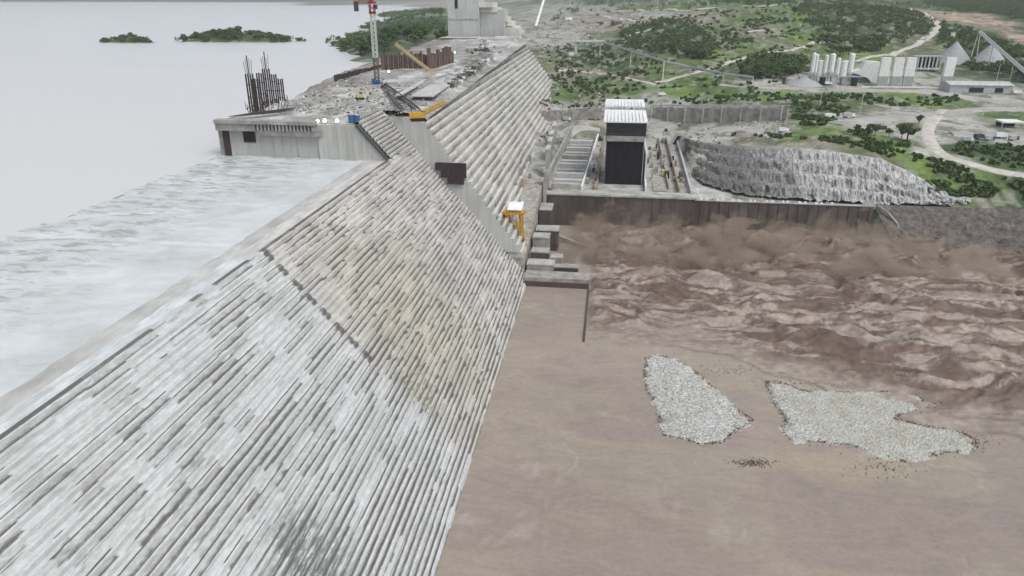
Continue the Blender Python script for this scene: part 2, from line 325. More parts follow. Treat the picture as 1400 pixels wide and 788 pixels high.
grid_mesh('terrain', GX, GY, GZ, M['land'], attrs={'tone': (tcol(GX, GY), 'FLOAT_COLOR')}, kind='structure')
# seabed-like base so the land also goes on behind the camera
MB().add([(-14000, -6000, -13), (14000, -6000, -13), (14000, 341, -13), (-14000, 341, -13)], [(0, 1, 2, 3)]).build('riverbed', M['land'], kind='structure')
# far shore of the reservoir
hx = np.arange(-16000, -1500, 150.0); hy = np.array([9300, 9600, 10200, 11000, 12500.]); HX, HY = np.meshgrid(hx, hy)
HZ = 66 + (50 + 120 * fbm(HX / 1500, HY / 1500, 4)) * np.array([0, .35, .7, 1, 1.1])[:, None]
M['farhill'] = simple('far_forest', (.05, .075, .06), (.03, .05, .045), .004)
grid_mesh('far_hills', HX, HY, HZ, M['farhill'], kind='structure')

# ---------------------------------------------------------------- roads draped on the land
def ribbon(name, pix, width, m, world=None, lift=.55, flare=None):
    P = [np.array(p, float) for p in world] if world else [hit(u, v) for u, v in pix]
    pts = []
    P = [2 * P[0] - P[1]] + P + [2 * P[-1] - P[-2]]
    for i in range(1, len(P) - 2):
        n_ = max(2, int(np.linalg.norm(P[i + 1][:2] - P[i][:2]) / 4))
        for k in range(n_):
            s = k / n_; a, b, c, d = P[i - 1], P[i], P[i + 1], P[i + 2]
            pts.append(.5 * ((2 * b) + (c - a) * s + (2 * a - 5 * b + 4 * c - d) * s * s + (-a + 3 * b - 3 * c + d) * s ** 3))
    pts = np.array(pts)[:, :2]; d = np.gradient(pts, axis=0); d /= np.linalg.norm(d, axis=1)[:, None] + 1e-9; nrm = np.stack([-d[:, 1], d[:, 0]], 1)
    offs = np.linspace(-.5, .5, 5); wd = width * (1 + .25 * (vn(np.arange(len(pts)) / 9., 3.3 + len(pts)) - .5))
    X = pts[:, 0][:, None] + nrm[:, 0][:, None] * offs * wd[:, None]; Y = pts[:, 1][:, None] + nrm[:, 1][:, None] * offs * wd[:, None]
    Z = T(X, Y) + lift; Z = np.maximum(Z, T(X + 2, Y) + lift * .5); Z[:, 0] -= .9; Z[:, -1] -= .9
    return grid_mesh(name, X, Y, Z, m, kind='structure')
ribbon('road', [(895,113),(935,104),(985,90),(1025,77),(1075,69),(1125,58),(1160,51)], 9, M['road'])
ribbon('road', [(1175,6),(1210,8),(1255,15),(1273,24),(1281,38),(1262,55),(1235,68),(1195,77),(1150,84)], 12, M['road'])
ribbon('road', [(838,16),(900,13),(960,12),(1040,9),(1075,5)], 12, M['road'])
ribbon('road', [(825,22),(860,27),(900,33),(908,35)], 10, M['road'])
ribbon('road', [(845,58),(870,45),(895,38)], 8, M['road'])
ribbon('road', [(735,184),(780,182),(826,178)], 12, M['yard'])
ribbon('road', [(884,182),(930,184),(980,178),(1030,179),(1085,183)], 12, M['yard'])
ribbon('road', [(1290,150),(1272,170),(1270,190),(1290,212),(1340,228),(1400,240),(1450,250)], 12, M['road'])
ribbon('road', [(1130,122),(1200,124),(1260,126),(1330,134),(1410,145)], 22, M['yard'])
ribbon('road', [(985,116),(1050,121),(1130,122)], 9, M['yard'])
ribbon('road', [(1140,170),(1200,163),(1260,158),(1340,150),(1410,150)], 26, M['yard'])
ribbon('road', [(760,96),(820,101),(880,112),(900,118)], 6, M['road'])
ribbon('road', [(1300,182),(1350,186),(1410,190)], 20, M['yard'])
ribbon('road', [(1000,44),(1040,42),(1060,40)], 5, M['road'])

# ---------------------------------------------------------------- reservoir and overflow water
t = NT('reservoir_surface'); n = t.noise(.003, (1, 3, 1), 3); n2 = t.noise(.5, (1, 1, 1), 3)
col = t.ramp(n, [(.3, (.49, .515, .545)), (.7, (.54, .56, .585))]); x, y, z = t.sep(); col = t.mix(t.math('SUBTRACT', 1, t.band(y, 150, 1100)), col, (.54, .54, .55)); t.bump(n2, .05); M['res'] = t.done(col, .35, .5)
MB().add([(-20000, -4000, 70), (-181, -4000, 70), (-181, 318, 70), (-190, 600, 70), (-215, 900, 70), (-260, 1200, 70), (-300, 2500, 70), (2000, 9600, 70), (-20000, 9600, 70)], [tuple(range(9))]).build('reservoir_water', M['res'], kind='structure')
t = NT('overflow_surface'); x, y, z = t.sep()
n = t.noise(.05, (1.0, 1.4, 1), 7, .68, .4); n2 = t.noise(.17, (.6, 1.8, 1), 9, .75, .5, off=8)
col = t.ramp(n, [(.35, (.44, .47, .475)), (.5, (.51, .54, .55)), (.65, (.58, .61, .62))])
near_edge = t.math('SUBTRACT', 1, t.band(t.math('ADD', x, t.math('MULTIPLY', n, 60)), -130, -95))
rip = t.math('MULTIPLY', t.band(n2, .50, .57), t.math('ADD', t.math('MULTIPLY', t.band(y, 235, 318), .55), t.math('MULTIPLY', near_edge, .85), True))
col = t.mix(t.math('MULTIPLY', rip, .72), col, (.20, .21, .205)); jl = t.math('ABSOLUTE', t.math('SUBTRACT', y, t.math('ADD', 190, t.math('MULTIPLY', n, 9))))
col = t.mix(t.math('MULTIPLY', t.math('SUBTRACT', 1, t.band(jl, .2, 3.0)), .2), col, (.9, .93, .95)); t.bump(n2, .3)
M['over'] = t.done(col, .4, .4)
oy = np.arange(-120, 318.1, 1.5); ox = np.concatenate([np.arange(-184, -110.5, 1.5), [-110.3]]); OX, OY = np.meshgrid(ox, oy)
jit = np.where(OX < -183, (fbm(OY / 12, OY * 0, 4) - .5) * 16, 0)
OZ = 70.03 - .5 * sstep(-184, -111, OX) + (fbm(OX / 4, OY / 3, 4) - .5) * .9 * sstep(-184, -178, OX) * (1 - sstep(-118, -112, OX))
OZ = np.where(OX < -183, 69.99, np.maximum(OZ, 69.3)) 
o = grid_mesh('overflow_water', OX + jit, OY, OZ, M['over'], kind='structure')

# ---------------------------------------------------------------- low overflow section of the dam
lowdam = thing('overflow_dam', 'low stepped concrete dam section in the foreground with water sheeting over its crest', 'dam')
NS = 46; RISE = 70.0 / NS; RUN = (100.6 - 39.3) / NS
YS = np.arange(-60, 357.01, 1.4); YS[-1] = 357
def pieces(n, lo, hi, amp, p=.5):
    out = np.zeros(n); i = 0
    while i < n:
        L = rng.integers(lo, hi)
        if rng.random() < p: out[i:i + L] = rng.random() * amp
        i += L
    return out
def step_mesh(k, ys, calm=1.0):
    n = len(ys); xf = -100.6 + RUN * k; zt = 70 - RISE * (k - 1) - .02
    er = pieces(n, 2, 14, .75, .45) + rng.random(n) * .10; dz = pieces(n, 2, 10, .55, .3) + rng.random(n) * .08
    er = er * calm; dz = dz * calm
    bulge = (fbm(ys / 14, ys * 0 + k * 3.1, 3) - .5) * .25
    rec = -.55 * (ys < 190) * (k < 26)
    rows = [(xf - RUN - .9 + 0 * ys, zt + 0 * ys), (xf - RUN + .42 + bulge * .3, zt + 0 * ys), (xf - er - .28 + bulge + rec, zt - dz * .35), (xf - er * .8 + bulge + rec, zt - .12 - dz), (xf + .0 * ys + bulge * .4 - er * .25 + rec * .7, zt - RISE * .7 - dz * .2), (xf + .12 + bulge * .1 + rng.random(n) * .1, zt - RISE - .1 + 0 * ys)]
    X = np.stack([r[0] for r in rows], 1); Z = np.stack([r[1] for r in rows], 1); Y = np.repeat(ys[:, None], 6, 1)
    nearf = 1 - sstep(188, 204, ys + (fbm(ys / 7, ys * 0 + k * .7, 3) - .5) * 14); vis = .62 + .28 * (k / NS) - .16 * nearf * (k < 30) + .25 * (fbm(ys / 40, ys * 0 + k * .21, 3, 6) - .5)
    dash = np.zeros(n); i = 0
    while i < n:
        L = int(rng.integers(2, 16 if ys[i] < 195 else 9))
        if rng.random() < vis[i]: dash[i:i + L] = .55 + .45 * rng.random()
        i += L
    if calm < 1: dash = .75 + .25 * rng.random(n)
    G = np.zeros((n, 6)); G[:, 0] = dash; G[:, 1] = dash * .95; G[:, 4] = dash * .35 + .2 * rng.random(n); G[:, 5] = dash  # dashes paint shade into tread backs and riser feet
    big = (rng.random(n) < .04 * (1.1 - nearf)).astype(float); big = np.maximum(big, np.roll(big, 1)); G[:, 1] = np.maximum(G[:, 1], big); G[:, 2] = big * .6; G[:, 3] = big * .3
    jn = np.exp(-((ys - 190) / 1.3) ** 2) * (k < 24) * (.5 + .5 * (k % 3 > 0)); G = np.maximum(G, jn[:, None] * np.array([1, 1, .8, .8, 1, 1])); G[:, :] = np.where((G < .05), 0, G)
    return X, Y, Z, G
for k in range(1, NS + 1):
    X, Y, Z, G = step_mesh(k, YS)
    o = grid_mesh('step', X, Y, Z, M['stair'], smooth=False, attrs={'shade_grime': (G, 'FLOAT')}); o.parent = lowdam
ysh = np.arange(320.2, 357.01, 1.15)
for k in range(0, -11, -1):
    X, Y, Z, G = step_mesh(k, ysh, .25); o = grid_mesh('step', X, Y, Z, M['stair'], smooth=False, attrs={'shade_grime': (G, 'FLOAT')}); o.parent = lowdam
b = MB(); b.prism([(-182, -10), (-39.6, -10), (-39.9, .3), (-102.8, 68.2), (-182, 68.2)], -60, 357); b.build('core', M['conc'], lowdam)
b = MB(); b.prism([(-184, -10), (-182.01, -10), (-182.01, 68.8), (-184, 68.8)], -60, 318); b.prism([(-181.9, 68.21), (-111, 68.21), (-111, 69.0), (-181.9, 69.0)], -60, 317.9); b.build('crest_slab', M['conc'], lowdam)
yy = np.arange(-60, 318.1, 2.0); n = len(yy)   # broken kerb along the crest, and the flooded bench below it
X = np.stack([-111.6 + 0 * yy, -110.9 + 0 * yy, -107.9 + (fbm(yy / 9, yy * 0) - .5) * .6, -105.8 + (fbm(yy / 6, yy * 0, 4, 3) - .5) * 1.0], 1)
Z = np.stack([69.2 + 0 * yy, 70.25 - pieces(n, 1, 5, .5, .35), 70.1 - pieces(n, 2, 9, .8, .4), 68.9 + 0 * yy], 1)
M['kerb'] = simple('wet_kerb_concrete', (.46, .465, .46), (.30, .30, .295), .25, (1, .3, 1))
o = grid_mesh('crest_kerb', X, np.repeat(yy[:, None], 4, 1), Z, M['kerb'], smooth=False); o.parent = lowdam
X = np.stack([-107.5 + 0 * yy, -104 + 0 * yy, -101.4 + (fbm(yy / 5, yy * 0, 3, 3) - .5) * .8], 1); Z = np.stack([69.4 + 0 * yy, 69.5 + (fbm(yy / 4, yy * 0) - .5) * .5, 69.9 - pieces(n, 2, 9, .4, .4)], 1)
t = NT('bench_foam'); n_ = t.noise(.35, (1, .3, 1), 6, .7); x, y, z = t.sep(); dry = t.band(t.math('ADD', y, t.math('MULTIPLY', n_, 30)), 196, 204)
M['bench'] = t.done(t.mix(dry, t.ramp(n_, [(.4, (.42, .44, .45)), (.6, (.62, .65, .67))]), t.ramp(n_, [(.4, (.40, .39, .375)), (.6, (.58, .57, .55))])), .5, .4)
grid_mesh('bench_water', X, np.repeat(yy[:, None], 3, 1), Z, M['bench'], kind='structure')

# ---------------------------------------------------------------- tall section: pier, platform and stepped lifts
tall = thing('raised_dam', 'tall unfinished dam section beyond the overflow, with big stepped lifts on its face', 'dam')
prof = [(-180, 60), (-180, 86)] + []
b = MB(); pts = [(-180, 58), (-103.0, 69.0)]
pts = [(-180, 58), (-93.5, 58), (-101.3, 69.5), (-115.2, 85.4), (-180, 85.4)]
b.prism(pts, 318, 320.2); b.prism([(-181, 30), (-72, 30), (-103.5, 66), (-118.5, 82.5), (-181, 82.5)], 320.3, 356.5); b.build('pier_wall', M['pier'], tall)
b = MB(); b.prism([(-180, -5), (-62, -5), (-62, 10), (-112, 58), (-112, 84), (-180, 84)], 357.4, 862); b.build('core', M['conc'], tall)
def ztop(Y): return 83 + 14 * np.clip((Y - 357) / 500, 0, 1)
LR = 3.3
XF = lambda z: -95 + (83 - z) * .76
k = 0; z = 11.0
while z < 97:
    # lift slab between z and z+LR
    y0 = 357.0 if z + LR <= 84 else 357 + (z + LR - 83) / 14 * 500
    xf = XF(z + LR); ys = np.arange(y0, 862, 2.6); ys = np.append(ys, 862.); n = len(ys)
    if len(ys) > 3:
        er = (fbm(ys / 30, ys * 0 + k * 5.3, 3) - .5) * .7 + pieces(n, 1, 7, .8, .3)
        xin = -170 if z > 60 else -112
        rows = [(xin + 0 * ys, z + LR + 0 * ys), (xf - 1.9 + 0 * ys, z + LR + 0 * ys), (xf - .15 - er, z + LR + 0 * ys), (xf - er, z + LR - .2 - pieces(n, 2, 6, .5, .3)), (xf + .2 - er * .3, z - .1 + 0 * ys), (xin + 0 * ys, z + .02 + 0 * ys)]
        if z + LR > 84: rows[0] = (-112 + 0 * ys, rows[0][1]); rows[5] = (-112 + 0 * ys, rows[5][1])
        X = np.stack([r[0] for r in rows], 1); Z = np.stack([r[1] for r in rows], 1)
        m = MB(); nv = n * 6
        m.v = [tuple(q) for q in np.stack([X, np.repeat(ys[:, None], 6, 1), Z], -1).reshape(-1, 3)]
        for i in range(n - 1):
            for j in range(5): m.f.append((i * 6 + j, (i + 1) * 6 + j, (i + 1) * 6 + j + 1, i * 6 + j + 1)); m.m.append(0)
            m.f.append((i * 6 + 5, (i + 1) * 6 + 5, (i + 1) * 6, i * 6)); m.m.append(0)
        m.f.append((0, 1, 2, 3, 4, 5)); m.m.append(1)
        m.f.append(tuple((n - 1) * 6 + j for j in (5, 4, 3, 2, 1, 0))); m.m.append(1)
        o = m.build('step', [M['lift'], M['side']], tall); dsh = pieces(n, 2, 9, .5, .5) + .6; G = np.zeros((n, 6)); G[:, 0] = dsh; G[:, 1] = dsh; G[:, 4] = .9 * dsh; G[:, 5] = dsh  # crease shade painted at the back of each lift tread and riser foot
        if z + LR <= 84.5 and z > 12: eb = MB(); eb.bx(-40.0 - (z + LR) * .876 - 3.5, xf + .9, 356.0, 356.96, z, z + LR); eb.bx(xf - 1.55, xf + .9, 356.0, 356.96, z + LR + .003, z + LR + .8); eb.build('end_block', M['side'], tall)
        at = o.data.attributes.new('shade_grime', 'FLOAT', 'POINT'); at.data.foreach_set('value', G.ravel())
    z += LR; k += 1
# smooth parapet block at the near end of the top (white face beside the crane)
b = MB(); b.prism([(-99, 83.6), (-94.5, 66), (-93.6, 66), (-94.0, 87), (-99, 87)], 357.2, 372); b.build('parapet', M['conc'], tall)
# platform surface
px = np.arange(-196, -92, 2.2); py = np.arange(320, 862, 3.0); PX, PY = np.meshgrid(px, py)
edge = -181 - 14 * sstep(380, 520, PY) + (fbm(PY / 20, PY * 0, 3) - .5) * 8
PZ = 85.6 + 11.5 * np.clip((PY - 400) / 460, 0, 1) + (fbm(PX / 9, PY / 12, 5) - .45) * 2.4 * sstep(330, 350, PY) - 14 * sstep(0, 7, edge - PX)
rub = np.exp(-((PX + 112) / 14) ** 2) * sstep(440, 500, PY) * (1 - sstep(620, 700, PY)); PZ += rub * (2.0 + 5 * (fbm(PX / 4, PY / 5, 3, 9) - .3))
PZ = np.where(PX > -95 - (PY - 357) / 500 * 12, np.minimum(PZ, ztop(PY) - 1.2), PZ)
PK = ~((PY < 358) & (PX > -116.5))
pc = np.ones(PX.shape + (3,)) * np.array((.31, .31, .30)); nn = fbm(PX / 14, PY / 22, 5, 31)
pc = pc * (.7 + .6 * nn[..., None]); pc = np.where((nn > .56)[..., None], pc * .5 + np.array((.52, .53, .52)) * .5, pc); n5 = fbm(PX / 3, PY / 3.5, 3, 131)[..., None]; pc = pc * (.55 + .9 * n5); pc = pc * (1 - .45 * rub[..., None] * (fbm(PX / 4, PY / 4, 3, 3)[..., None] > .5))
br = sstep(-150, -185, PX) * sstep(380, 460, PY); pc = pc * (1 - br[..., None] * .45) + np.array((.14, .11, .09)) * br[..., None] * .45
o = grid_mesh('platform', PX, PY, PZ, M['land'], attrs={'tone': (pc, 'FLOAT_COLOR')}, keep=PK & (PX > np.where(PY < 425, -183.0, -300))); o.parent = tall
def pz(x, y):
    return float(85.6 + 11.5 * min(max((y - 400) / 460, 0), 1) + (fbm(np.array([x / 9.]), np.array([y / 12.]), 5)[0] - .45) * 2.4 * (y > 345))
# upstream wall of the platform, seen rising from the reservoir
b = MB(); b.prism([(-182.5, 40), (-180.2, 40), (-180.2, 84.5), (-182.5, 84.5)], 318.2, 420); b.prism([(-197, 40), (-181, 40), (-181, 80), (-194, 76)], 420.3, 862); b.build('upstream_wall', M['grey'], tall)
# pier furniture: overhanging precast deck, brackets, recesses, stop-log slot
b = MB(); b.bx(-181.5, -133, 313.6, 317.9, 85.6, 87.2); b.build('deck_beam', M['grey'], tall)
b = MB(); b.bx(-181.5, -162, 314.6, 317.9, 82.2, 85.5); b.bx(-161.9, -131, 315.4, 317.9, 80.2, 82.6); b.build('lower_beam', M['grey'], tall)
for i in range(16):
    MB().bx(-161 + i * 1.75, -160.2 + i * 1.75, 314.4, 317.9, 82.7, 85.5).build('bracket', M['dust'], tall)
MB().bx(-180.1, -176.9, 317.5, 317.9, 69, 82).build('stop_log_slot', M['rebar'], tall)
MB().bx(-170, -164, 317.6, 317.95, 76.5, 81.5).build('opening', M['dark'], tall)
MB().bx(-133, -131.4, 316.8, 317.9, 69, 82.5).build('pilaster', M['side'], tall)
for i, xx in enumerate((-152, -143, -124, -117)): MB().bx(xx, xx + .35, 317.7, 317.93, 69.5, 80 if xx < -130 else 85).build('rib', M['side'], tall)
MB().prism([(-115.2, 85.4), (-100.9, 69.4), (-100.2, 69.4), (-114.3, 86.0)], 317.2, 320.1).build('edge_strip', M['steeld'], tall)

# black formwork screen on the shoulder of the stepped end
b = MB()
z0 = 50
for i, (xa, xb, za, zb) in enumerate(((-87.5, -71.6, 57.3, 61.2), (-84.8, -71.6, 53.7, 57.3), (-81.5, -73.0, 50.3, 53.7))):
    fr = thing('formwork_screen', 'x', 'formwork') if i == 0 else fr
    m = MB(); m.bx(xa, xb, 354.6, 355.9, za, zb + (0 if i else 0) - .003); n_ = int((xb - xa) / 1.6)
    for q in range(n_ + 1): m.bx(xa + q * 1.6, xa + q * 1.6 + .25, 354.3, 354.6, za, zb - .003)
    m.build('panel', M['rebar'], fr)
fr['label'] = 'dark brown formwork screen hanging on the stepped shoulder of the tall dam section'

# high block behind, cut by the top of the picture
hb = thing('intake_block', 'tall pale concrete block at the far end of the platform with a narrow dark slot', 'concrete block')
b = MB(); b.bx(-191, -155, 862.2, 900, 60, 145); b.build('tower', M['side'], hb)
MB().bx(-182.5, -179, 861.8, 862.15, 127, 139).build('slot', M['dark'], hb)
MB().bx(-191.2, -154.8, 861.6, 862.1, 115.2, 116).build('ledge', M['dust'], hb)
for i in range(7):
    MB().bx(-154.9, -140 + i * 5.2, 866 + i * 5, 905 + i * 3, 128 - i * 5.2, 133 - i * 5.2).build('step', M['lift'], hb)
MB().bx(-154.7, -127, 872, 905, 60, 126).build('buttress', M['side'], hb)
MB().bx(-126.9, -110, 880, 910, 60, 106).build('lower_buttress', M['lift'], hb)

# ---------------------------------------------------------------- turbulent river
def basin_grid():
    xs = axis([(-46, -8, 2.0), (-8, 262, .9), (262, 700, 8), (700, 3001, 100)]); ys = axis([(-700, -60, 40), (-60, 190, 3.0), (190, 300, 1.1), (300, 457, .8), (457, 462, 1)])
    X, Y = np.meshgrid(xs, ys); return X, Y
WX, WY = basin_grid()
bnd = 281 - 42 * sstep(0, 130, WX) + 10 * np.sin(WX / 33) + (fbm(WX / 18, WY / 18, 3) - .5) * 14
inn = sstep(-7.0, -3.0, WX); turb = sstep(-4, 34, WY - bnd) * inn; rough_ = sstep(-4, 4, WY - bnd) * inn
core = sstep(372, 425, WY) * inn * (1 - .55 * sstep(150, 230, WX))
wx = WX + (fbm(WX / 28, WY / 22, 3, 2) - .5) * 30; wy = WY + .12 * (WX - 60) * (WX < 60) + (fbm(WX / 34, WY / 22, 3, 52) - .5) * 26
r1 = 1 - np.abs(2 * fbm(wx / 32, wy / 13, 6, 11) - 1); r2 = 1 - np.abs(2 * fbm(wx / 13, wy / 4.5, 4, 71) - 1)
fine = fbm(wx / 3.2, wy / 2.4, 3, 91)
H = turb * ((r1 ** 3 - .35) * 4.2 + (r2 ** 2 - .45) * 1.6 + (fine - .5) * 1.1) + rough_ * (fine - .5) * .35
mound = np.zeros_like(WX)
for cx, cy, hh, rx, ry in ((8, 418, 5, 14, 9), (30, 428, 9, 13, 8), (52, 414, 6, 12, 9), (78, 426, 7, 14, 9), (92, 420, 10, 12, 9), (120, 424, 8, 18, 9), (150, 415, 7, 20, 9), (60, 396, 4, 20, 8), (175, 398, 5, 16, 7), (100, 388, 4, 22, 8), (10, 372, 4, 16, 10), (0, 395, 5, 8, 10)):
    mound += hh * np.exp(-((WX - cx) / rx) ** 2 - ((WY - cy) / ry) ** 2)
mound *= inn * .8 * (.3 + 1.4 * fbm(wx / 7, wy / 6, 4, 33))
H = H + mound + core * (fbm(wx / 6, wy / 5, 4, 44) - .5) * 3.2
calm = (fbm(WX / 9, WY / 6, 3, 12) - .5) * .12
WZ = 0 + H + calm * (1 - turb)
WZ = WZ * (1 - sstep(300, 700, WX) * .8)
tone = fbm(WX / 60, WY / 45, 4, 19); dirt = (.5 * (r1 ** 3) + .5 * r2 ** 2)
cA = np.array((.252, .211, .188)); cB = np.array((.285, .25, .20)); cD = np.array((.088, .052, .036)); cF = np.array((.33, .28, .24))
g = sstep(.42, .6, fbm(WX / 60 + fbm(WX / 30, WY / 30, 2, 3), WY / 34, 4, 61))[..., None] * (1 - turb[..., None]); col = cA * (1 - g * .7) + cB * g * .7
col = col * (.9 + .2 * tone[..., None])
dark_ = np.maximum(sstep(.54, .61, fbm(wx / 26, wy / 5, 7, 29)), sstep(.56, .62, fbm(wx / 10, wy / 2.6, 5, 229)) * .8) * turb; nar = 1 - np.abs(2 * fbm(wx / 30, wy / 8, 5, 329) - 1); dark_ = np.maximum(dark_, sstep(.90, .98, nar) * .9 * turb)
foam = sstep(.40, .66, fbm(wx / 30, wy / 10, 5, 129)) * turb
col = col * (1 - foam[..., None] * .55) + cF * foam[..., None] * .55
col = col * (1 - dark_[..., None] * .84) + cD * dark_[..., None] * .84; col = col * (1 + (fbm(WX / 1.9, WY / 1.5, 3, 429) - .5)[..., None] * .7 * rough_[..., None])
sw = 1 - np.abs(2 * fbm(WX / 42 + 1.2 * fbm(WX / 18, WY / 18, 3, 5), WY / 42 + 1.2 * fbm(WX / 18, WY / 18, 3, 55), 4, 71) - 1); fl = sstep(.955, .99, sw) * (1 - turb) * sstep(.45, .6, fbm(WX / 35, WY / 35, 3, 15)); col = col * (1 - fl[..., None] * .35) + np.array((.40, .36, .32)) * fl[..., None] * .35
ln = np.exp(-((WY - bnd) / 1.3) ** 2) * inn * sstep(.35, .55, fbm(WX / 12, WY / 12, 3, 8)); col = col * (1 - ln[..., None] * .5) + cD * ln[..., None] * .5
core2 = sstep(345, 405, WY) * inn; cr = np.maximum(core2 * sstep(.44, .58, fbm(wx / 26, wy / 10, 5, 37)), .5 * core2 * sstep(395, 430, WY)); col = col * (1 - cr[..., None] * .75) + cD * cr[..., None] * .75
gold = np.exp(-((WX - 88) / 22) ** 2 - ((WY - 420) / 16) ** 2) * inn; col = col * (1 - gold[..., None] * .25) + np.array((.42, .31, .20)) * gold[..., None] * .25
tan_ = sstep(.25, .6, np.exp(-((WX - 76 + 8 * (fbm(WX / 14, WY / 14, 3, 6) - .5)) / 26) ** 2 - ((WY - 205 - .1 * (WX - 76) + 14 * (fbm(WX / 12, WY / 12, 3, 16) - .5)) / 10) ** 2)); col = col * (1 - tan_[..., None] * .5) + np.array((.31, .265, .20)) * tan_[..., None] * .5
t = NT('muddy_water'); ca = t.attr('tone').outputs['Color']; n = t.noise(.55, (1, 1.4, 1), 5, .65, .6); n2 = t.noise(.05, (1, 2, 1), 5, .7, 2)
c_ = t.mix(1.0, ca, t.ramp(n, [(.35, .92), (.65, 1.07)]), 'MULTIPLY'); c_ = t.mix(1.0, c_, t.ramp(n2, [(.35, .9), (.65, 1.08)]), 'MULTIPLY'); t.bump(n, .12, .5); M['mud'] = t.done(c_, .5, .3)
grid_mesh('river_water', WX, WY, WZ, M['mud'], attrs={'tone': (col, 'FLOAT_COLOR')}, kind='structure')

# brown spray hanging over the churning water
def volmat(name, build):
    m = bpy.data.materials.new(name); m.use_nodes = True; nt_ = m.node_tree; nt_.nodes.clear(); out_ = nt_.nodes.new('ShaderNodeOutputMaterial'); pv = nt_.nodes.new('ShaderNodeVolumePrincipled'); nt_.links.new(pv.outputs[0], out_.inputs['Volume']); build(nt_, pv); return m
def spray_nodes(nt_, pv):
    N = nt_.nodes.new; L = nt_.links.new; tc = N('ShaderNodeNewGeometry').outputs['Position']; sx = N('ShaderNodeSeparateXYZ'); L(tc, sx.inputs[0])
    mp = N('ShaderNodeMapping'); mp.inputs['Scale'].default_value = (.055, .07, .075); L(tc, mp.inputs[0]); nz = N('ShaderNodeTexNoise'); nz.inputs['Scale'].default_value = 1; nz.inputs['Detail'].default_value = 6; nz.inputs['Roughness'].default_value = .6; nz.inputs['Distortion'].default_value = .8; L(mp.outputs[0], nz.inputs['Vector'])
    def mt(op, a, b, cl=False):
        q = N('ShaderNodeMath'); q.operation = op; q.use_clamp = cl
        for v_, i_ in ((a, 0), (b, 1)):
            if hasattr(v_, 'links'): L(v_, q.inputs[i_])
            else: q.inputs[i_].default_value = v_
        return q.outputs[0]
    hfall = mt('SUBTRACT', 1, mt('DIVIDE', sx.outputs[2], 22.0), True); d_ = mt('SUBTRACT', mt('ADD', nz.outputs[0], mt('MULTIPLY', hfall, .26)), .69)
    def edge(v_, a, b, w_):
        return mt('MULTIPLY', mt('DIVIDE', mt('SUBTRACT', v_, a), w_, True), mt('DIVIDE', mt('SUBTRACT', b, v_), w_, True))
    vd = N('ShaderNodeVectorMath'); vd.operation = 'DISTANCE'; L(tc, vd.inputs[0]); vd.inputs[1].default_value = (74, 416, 9); d_ = mt('ADD', d_, mt('MULTIPLY', mt('SUBTRACT', 1, mt('DIVIDE', vd.outputs['Value'], 24.0), True), .22))
    vd = N('ShaderNodeVectorMath'); vd.operation = 'DISTANCE'; L(tc, vd.inputs[0]); vd.inputs[1].default_value = (34, 426, 8); d_ = mt('ADD', d_, mt('MULTIPLY', mt('SUBTRACT', 1, mt('DIVIDE', vd.outputs['Value'], 18.0), True), .18))
    e_ = mt('MULTIPLY', edge(sx.outputs[0], -28, 222, 22), edge(sx.outputs[1], 378, 453, 16)); L(mt('MULTIPLY', mt('MULTIPLY', d_, 1.0, True), mt('MULTIPLY', e_, 6.0)), pv.inputs['Density'])
    pv.inputs['Color'].default_value = (.82, .67, .54, 1); pv.inputs['Anisotropy'].default_value = .2
MB().bx(-28, 222, 378, 453, -.5, 26).build('spray', volmat('brown_spray', spray_nodes), kind='stuff', label='brown spray hanging over the churning water below the wall')
def haze_nodes(nt_, pv): pv.inputs['Density'].default_value = .00007; pv.inputs['Color'].default_value = (.80, .86, .92, 1)
MB().bx(-16500, 13000, -7000, 14500, -30, 420).build('haze', volmat('haze', haze_nodes), kind='stuff')

# ---------------------------------------------------------------- basin walls and blocks
bw = thing('basin_wall', 'long brown stained concrete wall closing the far side of the churning basin', 'wall')
t = NT('mud_stained_concrete'); x, y, z = t.sep(); n = t.noise(.4, (1.2, 1, .1), 5, .6); n2 = t.noise(.03, (1, 1, 1), 3)
c_ = t.ramp(n, [(.35, (.075, .062, .056)), (.65, (.115, .098, .09))]); c_ = t.mix(1.0, c_, t.ramp(n2, [(.35, .7), (.65, 1.15)]), 'MULTIPLY')
c_ = t.mix(t.math('MULTIPLY', t.math('SUBTRACT', 1, t.band(t.math('ADD', z, t.math('MULTIPLY', n, 3)), 4, 10)), .5), c_, (.07, .045, .038)); M['stained'] = t.done(c_, .75, .3)
MB().bx(-37.5, 54, 454, 457.2, -4, 20.3).build('wall_panel', M['stained'], bw)
MB().bx(54.05, 164, 454.3, 457.2, -4, 19.6).build('wall_panel', M['stained'], bw)
for i in range(34): MB().bx(-36.5 + i * 6.0, -36.0 + i * 6.0, 453.85, 454.25 if i < 15 else 454.28, -2, 20.1 if i < 15 else 19.4).build('rib', M['stained'], bw)
MB().bx(-38.5, 56, 453.4, 462, 20.35, 21.3).build('coping', M['dust'], bw)
MB().bx(56.05, 164.5, 453.7, 457.6, 19.65, 20.1).build('coping', M['dust'], bw)
wp = None
for i in range(26):
    x_ = 57 + i * 3.3 + random.uniform(-.6, .6)
    bk = MB().box((0, 0, .5), (random.uniform(1.2, 2.2), 1.0, 1.0), 0, taper=.8).build('barrier_block', M['white'] if i % 3 else M['dust'], label='small pale concrete barrier block in the row on the brown basin wall', cat='barrier', group='barrier blocks along the basin wall'); bk.location = (x_, 455.6 + random.uniform(-.5, .5), 20.1)
